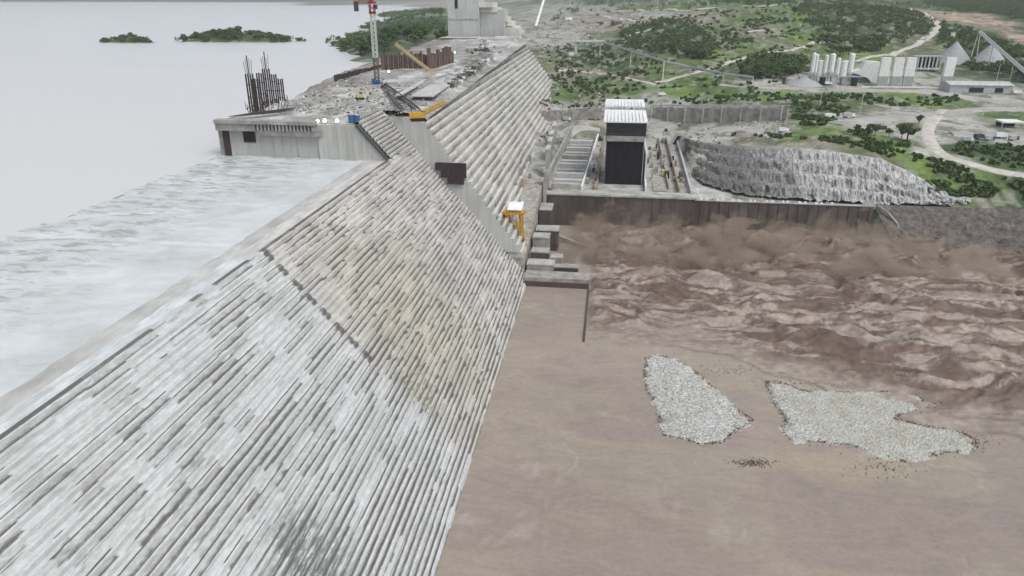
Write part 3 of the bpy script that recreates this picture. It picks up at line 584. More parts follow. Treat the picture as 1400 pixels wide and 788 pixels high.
# weir and stacked blocks at the foot of the tall section
wr = thing('low_weir', 'low pale concrete weir block at the water edge by the dam toe', 'weir')
MB().bx(-40.5, -6.5, 345.5, 356, -4, 4.6).build('body', M['grey'], wr)
MB().bx(-40.3, -6.8, 344.4, 345.45, -4, 2.6).build('splash_face', M['stained'], wr)
gw = MB().bx(-7.2, -6.2, 283, 344, -4, .5).build('guide_wall', M['stained'], label='thin guide wall just breaking the water surface beyond the dam toe', cat='wall')
for i, (x0, x1, y0, y1, h, mm, lb) in enumerate(((-40.2, -26, 357.2, 366, 7, 'grey', 'pale square concrete pedestal behind the low weir'), (-25.6, -13, 359, 363.5, 5.6, 'stained', 'short dark concrete ledge behind the low weir'), (-39.4, -30, 370, 378, 9.5, 'stained', 'dark stained block stepping down beside the yellow gantry'),
        (-40, -31, 385, 394, 13, 'grey', 'weathered concrete step halfway down the basin corner'), (-40, -27, 402, 412, 12, 'stained', 'dark stained concrete shelf below the pillar in the basin corner'), (-40.4, -33, 425, 440, 18, 'stained', 'tall dark block in the corner where basin wall meets dam'), (-28, -22, 366, 372, 8.4, 'grey', 'small pale concrete cube on the basin ledge'))):
    m = thing('concrete_block', lb, 'block')
    MB().bx(x0, x1, y0, y1, -4, h).build('body', M[mm], m); MB().bx(x0 - .3, x1 + .3, y0 - .3, y1 + .3, h + .02, h + .6).build('cap', M['dust'], m)
bp = thing('basin_pillar', 'slim vertical concrete pillar at the left end of the brown wall', 'pillar'); MB().bx(-40.2, -38.6, 447, 453.2, -4, 36).build('shaft', M['dust'], bp); MB().bx(-40.6, -38.2, 446.6, 453.3, 36.02, 37).build('cap', M['grey'], bp)
# spur ramp below yellow gantry
rp = thing('ramp_ledge', 'sloping pinkish concrete ledge running down to the basin beside the yellow gantry', 'ledge')
b = MB(); b.add([(-60, 357.1, -5), (-41.5, 357.1, -5), (-41.5, 357.1, 11), (-60, 357.1, 11), (-60, 462, -5), (-41.2, 462, -5), (-41.2, 462, 30), (-60, 462, 30)], [(0, 1, 2, 3), (7, 6, 5, 4), (3, 2, 6, 7), (1, 5, 6, 2), (0, 3, 7, 4), (0, 4, 5, 1)]); M['pink'] = simple('pale_stained_slab', (.42, .38, .35), (.2, .18, .16), .3); b.build('slab', M['pink'], rp)
sp = thing('flow_deflector', 'pinkish sloping slab reaching out into the brown surf', 'slab')
MB().add([(-38, 424, 6), (-8, 408, .5), (-8, 411.5, .5), (-38, 428, 6), (-38, 424, -3), (-8, 408, -3), (-8, 411.5, -3), (-38, 428, -3)], [(0, 1, 2, 3), (4, 7, 6, 5), (0, 4, 5, 1), (1, 5, 6, 2), (2, 6, 7, 3), (3, 7, 4, 0)]).build('slab', M['pink'], sp)

# brown rock bank right of the wall with a light pipe line
t = NT('brown_bank_rock'); n = t.noise(.35, (1, 1, 1), 7, .72); c_ = t.ramp(n, [(.3, (.05, .045, .043)), (.5, (.12, .108, .10)), (.7, (.22, .20, .185))]); t.bump(n, 1.2); M['bank'] = t.done(c_, .9, .2)
s = np.arange(164, 420, 1.4); tt = np.linspace(0, 1, 26); SS, TT = np.meshgrid(s, tt)
BX = SS + 10 * (1 - TT) * np.exp(-((SS - 164) / 14) ** 2); BY = 433 + 24 * TT + (fbm(SS / 9, TT * 5, 4) - .5) * 7 * (1 - TT) * 1.4; BZ = -2.5 + 23 * TT ** .8 + (fbm(SS / 4, TT * 7, 4, 8) - .5) * 3.4 * np.sin(TT * np.pi)
grid_mesh('rock_bank', BX, BY, BZ, M['bank'], smooth=False, kind='structure')
b = MB(); pp = [(166, 455, 20.6), (171, 450, 17.6), (176, 446, 12), (178, 443, 7), (181, 441, 4)]
for p, q in zip(pp, pp[1:]): b.tube(p, q, .55, 6)
b.build('drain_pipe', M['dust'], label='pale bent drain pipe running down the brown rock bank', cat='pipe')

# grey blasted cliff above the wall
t = NT('blasted_rock'); x, y, z = t.sep(); n = t.noise(.42, (1.7, .45, .2), 7, .75, .4); n2 = t.noise(.05, (1, 1, 1), 3)
c_ = t.ramp(n, [(.36, (.10, .10, .10)), (.46, (.33, .335, .34)), (.60, (.62, .62, .61))]); dk = t.math('SUBTRACT', 1, t.band(t.math('ADD', x, t.math('MULTIPLY', n2, 60)), 118, 175)); c_ = t.mix(t.math('MULTIPLY', dk, .78), c_, (.085, .082, .075))
t.bump(n, 1.6); M['cliff'] = t.done(c_, .9, .2)
txs = [61.5, 63, 68, 80, 95, 115, 138, 158, 180]; tys = np.interp(txs, [60, 66, 90, 130, 170, 215], [600, 590, 560, 530, 503, 488]) + 5
top = [np.array((a, b_, max(float(T([a + 4], [b_ + 4])[0]) + .5, 29))) for a, b_ in zip(txs, tys)] + [hit(u, v) for u, v in ((1300,264),(1330,272))]
bx_ = [60, 60, 60.5, 63, 74, 92, 112, 140, 168, 195, 215]; by_ = [650, 604, 556, 522, 497, 484, 476, 472, 471, 471, 472]
s = np.linspace(0, 10, 420); TX, TY, TZ = [np.interp(s, range(11), [p[i] for p in top]) for i in range(3)]; BXs = np.interp(s, range(11), bx_); BYs = np.interp(s, range(11), by_); BZs = 19.4 + 0 * s
tt = np.linspace(0, 1, 46)[:, None]
e = tt ** 1.1
KX = BXs + (TX - BXs) * tt; KY = BYs + (TY - BYs) * e; tw = 4 * np.clip(tt + (fbm(s * 2.2 + 0 * tt, 0 * s + tt * 3, 4, 141) - .5) * .16, 0, .9999); KZ = BZs + (TZ + .3 - BZs) * (np.floor(tw) + sstep(.25, .7, tw % 1)) / 4 - .6 * (1 - tt)
ben = 0; rib = (1 - np.abs(2 * fbm(KX / 3.2 + tt * 2.2, tt * 3.5, 4, 5) - 1)); mask = 1 - .8 * sstep(.7, 1, tt) + 0 * s
KY = KY - (rib * 5 + ben + (fbm(s * 3 + 0 * tt, tt * 2 + 0 * s, 4, 88) - .5) * 9) * mask; KX = KX + (fbm(KX / 4, KZ / 3, 3, 61) - .5) * 4 * mask; KZ = KZ + (fbm(KX / 3, KY / 3 + KZ / 2.2, 4, 15) - .5) * 3.4 * mask
KY = np.maximum(KY, 460 + (fbm(s * 4 + 0 * tt, 0 * s + tt * 3, 3, 8) - .5) * 3); KX = np.where(KY > 480, np.maximum(KX, 60.2), KX)
grid_mesh('rock_cliff', KX, KY, KZ, M['cliff'], smooth=False, kind='structure')

# ---------------------------------------------------------------- powerhouse
ph = thing('powerhouse', 'half built powerhouse deck with concrete unit bays behind the brown wall', 'power station')
ROT = math.radians(-1.6)
b = MB(); b.box((20, 590, 9.9), (74, 248, 19.6), ROT); b.build('deck', M['dust'], ph)
for i in range(11):   # open unit bays on the left: beams with dark pits between
    y_ = 467 + i * 15.5
    MB().bx(-37 + i * .3, -17 + i * .3, y_, y_ + 5, 18, 24.5 - (i % 2)).build('bay_beam', M['side'] if i % 3 else M['dust'], ph)
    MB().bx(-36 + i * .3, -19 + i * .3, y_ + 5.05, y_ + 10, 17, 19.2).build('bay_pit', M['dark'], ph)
    MB().bx(-30 + (i * 5) % 9, -25 + (i * 5) % 9, y_ + 10.1, y_ + 13, 18, 21.5).build('bay_block', M['grey'], ph)
def rowbeam(x0, y0, x1, y1, w_, h, m_, nm='edge_beam', z_=20):
    MB().box(((x0 + x1) / 2, (y0 + y1) / 2, z_ + h / 2), (w_, math.hypot(x1 - x0, y1 - y0), h), -math.atan2(x1 - x0, y1 - y0)).build(nm, M[m_], ph)
rowbeam(-16.5, 466, -9, 705, 1.2, 4, 'white'); rowbeam(-7.5, 468, -4, 660, 2, 2.5, 'timber'); rowbeam(25.5, 470, 29, 700, 1.0, 4, 'white'); rowbeam(54.5, 465, 60.5, 702, 1.3, 3.4, 'conc')
rowbeam(47, 470, 51, 690, .8, 3.4, 'timber'); rowbeam(41, 480, 44, 690, .7, 3, 'grey'); rowbeam(-40, 463, -34, 690, 1.6, 12, 'dust', 'side_wall', 19)
MB().bx(-36, 55.5, 462.1, 468.2, 18, 21.0).build('front_beam', M['dust'], ph)
MB().bx(-14, -9.5, 461.7, 462.05, 18.2, 20.6).build('hatch', M['dark'], ph)
# starter bar clusters and columns on the right hand deck
for i in range(40):
    x_ = random.uniform(30, 57); y_ = random.uniform(472, 690); h = random.uniform(2, 6)
    MB().box((x_, y_, 20 + h / 2), (random.uniform(.8, 2.5), random.uniform(1, 8), h)).build('column', M[random.choice(['timber', 'dust', 'rust', 'grey', 'cream', 'dark'])], ph)
for i in range(22):
    x_ = random.uniform(-15, -6); y_ = random.uniform(472, 690); h = random.uniform(1, 4)
    MB().box((x_, y_, 20 + h / 2), (random.uniform(.8, 2.5), random.uniform(1, 6), h)).build('column', M[random.choice(['timber', 'dust', 'grey', 'dark'])], ph)
b = MB(); b.bx(31, 40, 474, 500, 19.75, 20.4); b.build('formwork_deck', M['pink'], ph)
# tall shed wrapped in black netting
sh = thing('black_shed', 'tall shed wrapped in black netting with two white roof sheets, standing on the powerhouse', 'shed')
b = MB(); b.bx(-1.2, 23.2, 490.5, 491.0, 19.8, 49.5); 
for i in range(12): b.bx(-1.2 + i * 2.1, -.7 + i * 2.1, 490.1, 490.5, 19.8, 49.5)
b.build('netting', M['black'], sh)
MB().bx(-1.0, 23.0, 530, 531, 19.8, 60).build('back_wall', M['black'], sh)
MB().bx(-1.6, -1.22, 490.6, 531, 19.8, 62).build('side_wall', M['black'], sh); MB().bx(23.22, 23.6, 490.6, 531, 19.8, 62).build('side_wall', M['galv'], sh)
M['shed'] = simple('dark_cladding', (.06, .06, .065), (.02, .02, .025), .3, (.3, 1, 3), rough=.5)
b = MB(); b.bx(-1.6, 23.4, 489.0, 491.6, 49.52, 53); b.build('lower_band', M['grey'], sh)
b = MB(); b.bx(-2.4, 24.2, 490, 491.6, 53.02, 62.9)
for i in range(5): b.bx(-2.0 + i * 6.3, -1.2 + i * 6.3, 489.5, 490, 53, 62.9)
b.build('upper_band', M['shed'], sh)
b = MB()
for zz in (54.5, 57.5, 60.5): b.bx(-2.3, 24.1, 489.1, 489.45, zz, zz + .2)
b.build('cladding_rail', M['steeld'], sh)
for i, (ya, yb, za, zb) in enumerate(((487, 531, 63.0, 64.4), (541, 572, 65.6, 66.6))):
    m = MB(); m.add([(-4.4, ya, za), (24.6, ya, za), (24.8, yb, zb), (-4.2, yb, zb), (-4.4, ya, za - .8), (24.6, ya, za - .8), (24.8, yb, zb - .8), (-4.2, yb, zb - .8)], [(0, 1, 2, 3), (4, 7, 6, 5), (0, 4, 5, 1), (1, 5, 6, 2), (2, 6, 7, 3), (3, 7, 4, 0)])
    for q in range(12): m.bx(-4.2 + q * 2.4, -4.05 + q * 2.4, ya, yb, za + .05 if i else za + .4, zb + .12)
    m.build('roof', M['white'], sh)
b = MB()
for yy_ in (531.5, 540.5, 571):
    for xx in (-2, 10, 23): b.bar((xx, yy_, 19.8), (xx, yy_, 65), .6)
b.build('frame', M['galv'], sh)
MB().bx(25, 26.2, 490.5, 545, 19.8, 42).build('fin_wall', M['steelw'], sh)
# retaining wall with bays behind, as a thing
p = hit(890, 163); q = hit(1078, 166)
rw = thing('retaining_wall', 'long grey retaining wall with bays behind the powerhouse road', 'wall')
dx, dy = q[0] - p[0], q[1] - p[1]; L = math.hypot(dx, dy); ang = math.atan2(dy, dx)
for i in range(22):
    s0 = i / 22; c = (p[0] + dx * (s0 + .5 / 22), p[1] + dy * (s0 + .5 / 22) + 6, p[2] + (q[2] - p[2]) * s0 + 4.5)
    MB().box((c[0], c[1], c[2] - random.uniform(.2, 1.4)), (L / 22 - .1, 3, 14), ang).build('wall_panel', M['grey' if i % 2 else 'dust'], rw)
    if i % 3 == 0: MB().box((c[0] - math.cos(ang) * L / 44, c[1] - 1, c[2]), (1.1, 3.4, 15.0), ang).build('buttress', M['dust'], rw)
MB().bar((p[0], p[1] + 5, p[2] + 12.4), (q[0], q[1] + 5, q[2] + 12.4), 1.2).build('coping', M['conc'], rw)
p = hit(742, 168); q = hit(822, 166)
rw2 = thing('rubble_wall', 'rough grey rock retaining wall left of the black shed', 'wall')
b = MB()
for i in range(26):
    s0 = i / 26; b.box((p[0] + (q[0] - p[0]) * s0, p[1] + (q[1] - p[1]) * s0 + 5, p[2] + 4), (4.2, 3.5, random.uniform(7, 13)), random.uniform(-.2, .2))
b.build('wall_stones', M['grey'], rw2)

# ---------------------------------------------------------------- plant on the dam
def lamp(loc, h, label):
    o = thing('floodlight', label, 'floodlight', loc); MB().tube((0, 0, 0), (0, 0, h), .18, 6).build('pole', M['steeld'], o)
    bm = MB(); bm.tube((0, -.6, h), (0, .2, h + .25), .7, 10, .75); bm.build('lamp_head', M['lamp'], o)
lamp((-133.5, 319.4, 85.4), 1.2, 'lit floodlight at the end of the overhanging deck beam'); lamp((-130, 319.4, 85.4), 1.6, 'middle lit floodlight on the pale pier wall'); lamp((-124, 319.4, 85.4), 1.6, 'right-hand lit floodlight on the pier wall, nearest the blue tanks')
p = atz(532, 103, 88); lamp((p[0], p[1], 86.5), 4, 'lit floodlight beside the tower crane mast'); p = atz(622, 76, 91); lamp((p[0], p[1], 90), 3.5, 'lit floodlight at the right end of the rusty sheet piling')
# tower crane
cx, cy = -150.5, 463.; cz = pz(cx, cy) - .5
tc = thing('tower_crane', 'tall tower crane with white upper mast, rusty lower mast and red head', 'crane', (cx, cy, cz))
MB().box((0, 0, .9), (5.5, 5.5, 1.8)).build('base', M['blue'], tc)
b = MB(); b.box((-1.5, -2.9, 3.2), (2.0, .8, 2)); b.box((1.2, -3.0, 2.9), (2.4, .8, 1.5)); b.build('banner', M['blue'], tc)
MB().truss((0, 0, 1.8), (0, 0, 17), 2.5, 6, .34).build('lower_mast', M['rust'], tc)
MB().truss((0, 0, 17), (0, 0, 43), 2.5, 10, .42).build('upper_mast', M['steelw'], tc)
b = MB(); b.truss((0, 0, 43), (0, 0, 48.5), 2.9, 2, .45); b.tube((0, 0, 43), (0, 0, 44.2), 2.2, 12); b.tube((0, 0, 49), (0, 0, 50.2), 2.6, 14); b.build('slewing_unit', M['red'], tc)
b = MB(); b.box((2.6, -1.2, 47), (2.0, 2.2, 2.6)); b.build('cab', M['red'], tc); MB().box((2.6, -2.35, 47.2), (1.6, .1, 1.6)).build('cab_window', M['glass'], tc)
b = MB(); b.truss((0, 0, 50), (-12, 0, 50), 1.5, 6, .25); b.build('counter_jib', M['red'], tc)
MB().box((-10.2, 0, 47.2), (2.4, 2, 5.6)).build('counterweight', M['steeld'], tc)
b = MB(); b.truss((0, 0, 50), (0, 0, 60), 1.6, 4, .3); b.truss((0, 0, 55.5), (14, 46, 57.5), 1.3, 20, .2); b.bar((0, 0, 60), (7, 23, 57.2), .12); b.bar((0, 0, 60), (-11, 0, 50.5), .12); b.build('jib', M['red'], tc)
# rebar columns on the pier end
for i, (u, vb, vt, lb) in enumerate(((347,152,76,'leftmost rebar column with a spiky crown on the pier end'),(355,150,108,'short rebar cage standing between the two leftmost columns'),(361,146,100,'narrow rebar cage in the middle of the column cluster'),(369,142,71,'tallest rebar column in the cluster on the pier'),(377,139,102,'right rebar cage with a cross tie'),(385,136,108,'rightmost thin rebar column of the cluster'))):
    p = atz(u, vb, 86.5); p[2] = 85.5; d = math.hypot(p[0], p[1]); hh = aty(u, vt, p[1])[2] - 85.5
    o = thing('rebar_column', lb, 'rebar column', tuple(p), 0, 'rebar columns on the pier end')
    m = MB(); lo = min(hh, 19)
    [m.bar((a_, c_, 0), (a_, c_, lo), .6) for a_ in (-1.2, 1.2) for c_ in (-1.2, 1.2)]; [m.bar((-1.2, -1.2, z_), (1.2, -1.2, z_), .3) for z_ in np.arange(2, lo + .1, lo / 3.2)]; [m.bar((a_, -1.2, z_), (a_, 1.2, z_), .3) for a_ in (-1.2, 1.2) for z_ in np.arange(2, lo + .1, lo / 3.2)]; m.build('cage', M['rebar'], o)
    m = MB()
    for q in range(5):
        xx = -1.5 + q * .75; m.bar((xx, 0, lo), (xx * 1.25, random.uniform(-.5, .5), lo + (hh - lo) * (random.uniform(.6, .92) if q != 2 else 1)), .17 if q != 2 else .4)
    if hh > 20: m.build('starter_bars', M['rebar'], o)
b = thing('rebar_mat', 'low dark mat of tied rebar round the foot of the columns', 'rebar')
m = MB()
for i in range(70):
    p = atz(random.uniform(335, 395), random.uniform(138, 156), 86); m.bar((p[0], p[1], 85.6), (p[0] + random.uniform(-1, 1), p[1], 85.8 + random.uniform(1, 5)), .2)
for i in range(26):
    m.bar((-178 + i * .9, 322 + i * .7, 87.5), (-170 + i * .5, 334 + i * .7, 88), .25)
m.build('bars', M['rebar'], b)['kind'] = 'stuff'
# sheet pile walls
def pilewall(u0, v0, u1, v1, z_, h, label, n_, jag=1.5, m_='rust'):
    a = atz(u0, v0, z_); c = atz(u1, v1, z_); o = thing('sheet_pile_wall', label, 'sheet piling')
    me = MB().add([(-.5, 0, 0), (-.25, -.5, 0), (.25, -.5, 0), (.5, 0, 0), (-.5, 0, 1), (-.25, -.5, 1), (.25, -.5, 1), (.5, 0, 1), (-.5, .15, 0), (.5, .15, 0), (-.5, .15, 1), (.5, .15, 1)], [(0, 1, 5, 4), (1, 2, 6, 5), (2, 3, 7, 6), (4, 5, 6, 7), (8, 10, 11, 9), (4, 7, 11, 10)])
    pr = me.build('pile', M[m_], o); L = np.linalg.norm(c[:2] - a[:2]); ang = math.atan2(c[1] - a[1], c[0] - a[0])
    for i in range(n_):
        q = pr if i == 0 else pr.copy()
        if i: C.objects.link(q); q.parent = o
        s_ = (i + .5) / n_; q.location = (a[0] + (c[0] - a[0]) * s_, a[1] + (c[1] - a[1]) * s_ + (i % 2) * .9, z_ - 3); q.rotation_euler = (0, 0, ang); q.scale = (L / n_ * 1.02, 2.2, h + 3 + random.uniform(-jag, jag))
    return o
pilewall(522, 97, 588, 95, 88.5, 12, 'rusty sheet pile wall behind the tower crane, long middle stretch', 20)
pilewall(585, 96, 620, 90, 89, 13.5, 'rusty sheet pile wall at its right end with bare vertical posts', 9, 3)
pilewall(458, 115, 520, 99, 86, 5.5, 'low dark rusty piling along the reservoir edge left of the tower crane', 22, .5, 'rebar')
# yellow crawler crane and lying booms
p = atz(572, 166, 86); cc = thing('crawler_crane', 'yellow crawler crane parked on the platform end with lattice boom laid down', 'crane', (p[0], p[1], 86.3), math.radians(20))
b = MB(); b.box((0, 0, 2.6), (6.5, 3.2, 2.6), taper=.9); b.box((-3.3, 0, 2.3), (1.6, 3.4, 2.2)); b.build('body', M['yellow'], cc)
for s_ in (-1, 1): MB().box((0, s_ * 2.3, .7), (7.5, 1.1, 1.4), taper=.85).build('track', M['tyre'], cc)
MB().box((2.4, 1.2, 3.4), (1.8, 1.4, 2), taper=.9).build('cab', M['glass'], cc)
MB().truss((2.5, 0, 3.4), (14, 6, 7.5), 1.5, 7, .28).build('boom', M['yellow'], cc)
def lying(u0, v0, u1, v1, label, m_, w_, h0=1, h1=1, nb=16, rad=.3, z_=86.5):
    a = atz(u0, v0, z_); c = atz(u1, v1, z_); o = thing('crane_boom', label, 'lattice boom')
    MB().truss((a[0], a[1], a[2] + h0), (c[0], c[1], c[2] + h1), w_, nb, rad).build('lattice', M[m_], o)
    MB().tube((a[0], a[1], a[2] + h0 - w_ / 2), (a[0], a[1], a[2] + h0 + w_ / 2), w_ * .5, 10).build('sheave', M['steeld'], o)
lying(523, 121, 551, 154, 'dark lattice boom lying on the platform, left of the pair', 'steeld', 1.7)
lying(527, 119, 572, 153, 'dark lattice boom lying on the platform, longer right one of the pair', 'steeld', 1.9, nb=20)
a = atz(594, 97, 88.5); c = aty(540, 60, a[1] - 14); a = a + np.array([0, -14, 0]); a[2] = 89.5; o = thing('crane_boom', 'cream lattice boom slanting up in front of the rusty sheet piling', 'lattice boom')
MB().truss(tuple(a), tuple(c), 1.7, 22, .38).build('lattice', M['cream'], o); MB().box((a[0] + 1, a[1], a[2] - .8), (5, 4, 3.4)).build('base', M['yellow'], o)
# small vehicles and stores on the platform
def tank(u, v, z_, r, h, m_, label, name='water_tank', cat='tank'):
    p = atz(u, v, z_); o = thing(name, label, cat, tuple(p)); MB().tube((0, 0, 0), (0, 0, h), r, 14).build('body', M[m_], o); MB().tube((0, 0, h), (0, 0, h + .5), r * .95, 14, r * .3).build('lid', M['galv'], o)
tank(481, 167, 86, 1.5, 3.4, 'blue', 'left of two blue tanks on the corner of the pier'); tank(488.5, 167, 86, 1.3, 3.2, 'blue', 'right of two blue tanks on the corner of the pier')
p = atz(492, 136, 86); ex = thing('excavator', 'small green and white excavator on the grey rubble left of the booms', 'excavator', (p[0], p[1], 86), .6)
MB().box((0, 0, 2), (3.6, 2.6, 1.8), taper=.85).build('body', M['cream'], ex)
for s_ in (-1, 1): MB().box((0, s_ * 1.4, .5), (4.4, .8, 1)).build('track', M['tyre'], ex)
MB().box((.9, .7, 3), (1.5, 1.2, 1.6)).build('cab', M['glass'], ex); b = MB(); b.bar((1.5, 0, 2.6), (5, 0, 6), .5); b.bar((5, 0, 6), (6.4, 0, 3.4), .4); b.build('arm', M['cream'], ex); MB().box((6.3, 0, 3), (1.1, 1.3, 1)).build('bucket', M['steeld'], ex)
t = MB()
for i in range(1500):   # broken concrete, timber and bars strewn on the platform
    if i < 760: q_ = random.gauss(0, 1); u = 642 + 9 * q_ + random.gauss(0, 7); v = 102 - 11 * q_ + random.gauss(0, 6); z_ = 90
    else: u = random.uniform(400, 600); v = random.uniform(110, 158); z_ = 86
    p = atz(u, v, z_); x_, y_ = p[0], p[1]
    if x_ > -98 or y_ < 345 or x_ < -180: continue
    if i >= 760 and random.random() < .15: continue
    big_ = i < 760; sx = random.uniform(.4, 2.4 if big_ else 1.0); sy = random.uniform(.4, 5 if big_ else 1.6); sz = random.uniform(.4, 2.6 if big_ else .7)
    t.box((x_, y_, pz(x_, y_) + sz / 2 + (.6 if i < 760 else .0)), (sx, sy, sz), random.uniform(0, 3), random.choice((0, 0, 1, 2, 2, 2, 3) if big_ else (0, 0, 0, 1, 3, 0, 2)))
t.build('rubble', [M['grey'], M['white'], M['steeld'], M['timber']], kind='stuff', label='broken concrete, timber and steel strewn over the platform')
for i, (u, v, wx_, wy_) in enumerate(((628, 60, 40, 9), (640, 55, 26, 8), (590, 125, 13, 28), (567, 120, 3.5, 45))):
    p = atz(u, v, 91 if v < 80 else 87.5); MB().box((p[0], p[1], pz(p[0], p[1]) + 1.4), (wx_, wy_ * 2, .6), .05).build('pale_slab', M['conc'], label=['wide pale slab at the foot of the far concrete block', 'upper pale slab against the far concrete block', 'square pale slab on the platform right of the booms', 'long narrow pale strip on the platform'][i], cat='slab')

# yellow gantry at the dam toe
gp = aty(703, 326, 377); gy_ = thing('yellow_gantry', 'tall yellow gantry machine with white canopy at the foot of the tall dam section', 'gantry', (gp[0], 377, gp[2]))
for s_ in (-1, 1):
    for d_ in (-2.2, 2.2): MB().truss((s_ * 4.2, d_, 0), (s_ * 3.6, d_, 15), 1.5, 6, .42).build('leg', M['yellow'], gy_)
b = MB(); b.box((0, 0, 15.2), (11.5, 6, 1.6)); b.box((0, -2.6, 9), (9, .8, 1)); b.build('crossbeam', M['yellow'], gy_)
MB().truss((0, 0, 2), (0, 0, 14), 1.8, 6, .3).build('hoist_mast', M['steelw'], gy_)
b = MB(); b.add([(-3.5, -3.5, 17.5), (4.5, -3.5, 17.5), (5, 3.5, 20), (-3, 3.5, 20), (-3.5, -3.5, 17), (4.5, -3.5, 17), (5, 3.5, 19.5), (-3, 3.5, 19.5)], [(0, 1, 2, 3), (7, 6, 5, 4), (0, 4, 5, 1), (1, 5, 6, 2), (2, 6, 7, 3), (3, 7, 4, 0)]); b.build('canopy', M['white'], gy_)
b = MB(); b.box((-4.2, 0, -.6), (3, 7, 1.2)); b.box((4.2, 0, -.6), (3, 7, 1.2)); b.box((0, 2, 1), (3, 3, 2.4)); b.build('base', M['steeld'], gy_)
for i in range(14):
    u = random.uniform(690, 740); v = random.uniform(215, 268); p = hit(u, v); h = random.uniform(2, 8)
    m = thing('shuttering_post', 'pale shuttering post or pier on the rubble strip between tall dam and powerhouse', 'post', (p[0], p[1], p[2] - 1), 0, 'shuttering posts beside the dam foot'); MB().box((0, 0, h / 2), (random.uniform(.8, 2.2), random.uniform(.8, 3), h)).build('shaft', M[random.choice(['dust', 'timber', 'grey', 'cream'])], m)
for i, (x_, y_, l_, h_, lb) in enumerate(((-41, 480, 14, 22, 'nearest'), (-43, 520, 16, 20, 'second'), (-45, 560, 16, 18, 'third'), (-47, 610, 20, 16, 'farthest'))):
    m = thing('concrete_fin', lb + ' tall concrete fin wall between the dam foot and the powerhouse bays', 'wall'); MB().bx(x_ - 1.2, x_ + 1.2, y_, y_ + l_, 16, 22 + h_).build('panel', M['dust'], m); MB().bx(x_ - 1.6, x_ + 1.6, y_ - .3, y_ + l_ + .3, 22.02 + h_, 23 + h_).build('cap', M['conc'], m)

# ---------------------------------------------------------------- gravel islands in the river
t = NT('river_gravel'); n = t.noise(1.3, (1, 1, 1), 6, .9); vo = t.n.new('ShaderNodeTexVoronoi'); vo.inputs['Scale'].default_value = 1.6; t.l(t.pos, vo.inputs['Vector'])
sc_ = t.n.new('ShaderNodeSeparateColor'); t.l(vo.outputs['Color'], sc_.inputs[0]); c_ = t.ramp(t.math('ADD', t.math('MULTIPLY', sc_.outputs[0], .75), t.math('MULTIPLY', n, .25)), [(.1, (.15, .15, .14)), (.45, (.33, .33, .32)), (.85, (.54, .545, .53))]); x, y, z = t.sep(); c_ = t.mix(t.math('MULTIPLY', t.band(x, 62, 80), .45), c_, (.33, .32, .25)); c_ = t.mix(.3, c_, t.ramp(t.noise(.1), [(.4, (.34, .335, .28)), (.6, (.50, .51, .52))])); t.bump(sc_.outputs[1], .25); M['gravel'] = t.done(c_, .9, .2)
def inside(px_, py_, poly):
    r_ = np.zeros(px_.shape, bool); n = len(poly)
    for i in range(n):
        x1, y1 = poly[i]; x2, y2 = poly[(i + 1) % n]; c = ((y1 > py_) != (y2 > py_)) & (px_ < (x2 - x1) * (py_ - y1) / (y2 - y1 + 1e-12) + x1); r_ ^= c
    return r_
def dist(px_, py_, poly):
    d = np.full(px_.shape, 1e9); n = len(poly)
    for i in range(n):
        a = np.array(poly[i]); b_ = np.array(poly[(i + 1) % n]); e_ = b_ - a; tt_ = np.clip(((px_ - a[0]) * e_[0] + (py_ - a[1]) * e_[1]) / (e_ @ e_), 0, 1)
        d = np.minimum(d, np.hypot(px_ - a[0] - e_[0] * tt_, py_ - a[1] - e_[1] * tt_))
    return d
def gravel_island(pix, label):
    poly = [tuple(atz(u, v, 0)[:2]) for u, v in pix]; P = np.array(poly); x0, y0 = P.min(0) - 4; x1, y1 = P.max(0) + 4
    X, Y = np.meshgrid(np.arange(x0, x1, .55), np.arange(y0, y1, .55)); Xw = X + (fbm(X / 4, Y / 4, 5) - .5) * 8.0; Yw = Y + (fbm(X / 4, Y / 4, 5, 9) - .5) * 8.0
    sd = dist(Xw, Yw, poly) * np.where(inside(Xw, Yw, poly), 1, -1)
    Z = np.clip(sd * .3, -.8, .3) + .12 + (rng.random(X.shape) - .5) * .45 * (sd > -1) + sstep(0, 14, sd) * .35
    grid_mesh('gravel_island', X, Y, Z, M['gravel'], smooth=False, keep=sd > -2.2, kind='structure', label=label)
    rim = MB(); n = len(poly)
    for i in range(n):
        a = np.array(poly[i]); b_ = np.array(poly[(i + 1) % n]); L = np.linalg.norm(b_ - a)
        for q in range(int(L * 6)):
            s_ = random.random(); c = a + (b_ - a) * s_ + np.random.normal(0, .5, 2); r_ = random.uniform(.12, .38)
            rim.box((c[0], c[1], .15), (r_, r_ * random.uniform(.7, 1.3), r_ * .8), random.uniform(0, 3), 0, .6)
    return rim
rimA = gravel_island([(883,489),(900,486),(925,493),(948,507),(975,530),(1010,562),(1028,573),(1012,584),(985,605),(960,607),(905,594),(900,560),(882,525)], 'white gravel island on the left in the muddy river')
rimB = gravel_island([(1047,522),(1070,524),(1100,535),(1160,537),(1220,536),(1262,545),(1240,560),(1222,572),(1260,582),(1315,592),(1335,602),(1330,615),(1270,622),(1235,630),(1195,620),(1165,608),(1120,604),(1085,605),(1072,590),(1075,575),(1058,550)], 'larger ragged gravel island on the right in the muddy river')
M['wetrock'] = simple('wet_dark_rock', (.13, .12, .105), (.06, .055, .05), 1.2, rough=.6)
rim = MB()
for r_ in (rimA, rimB): rim.add(r_.v, r_.f)
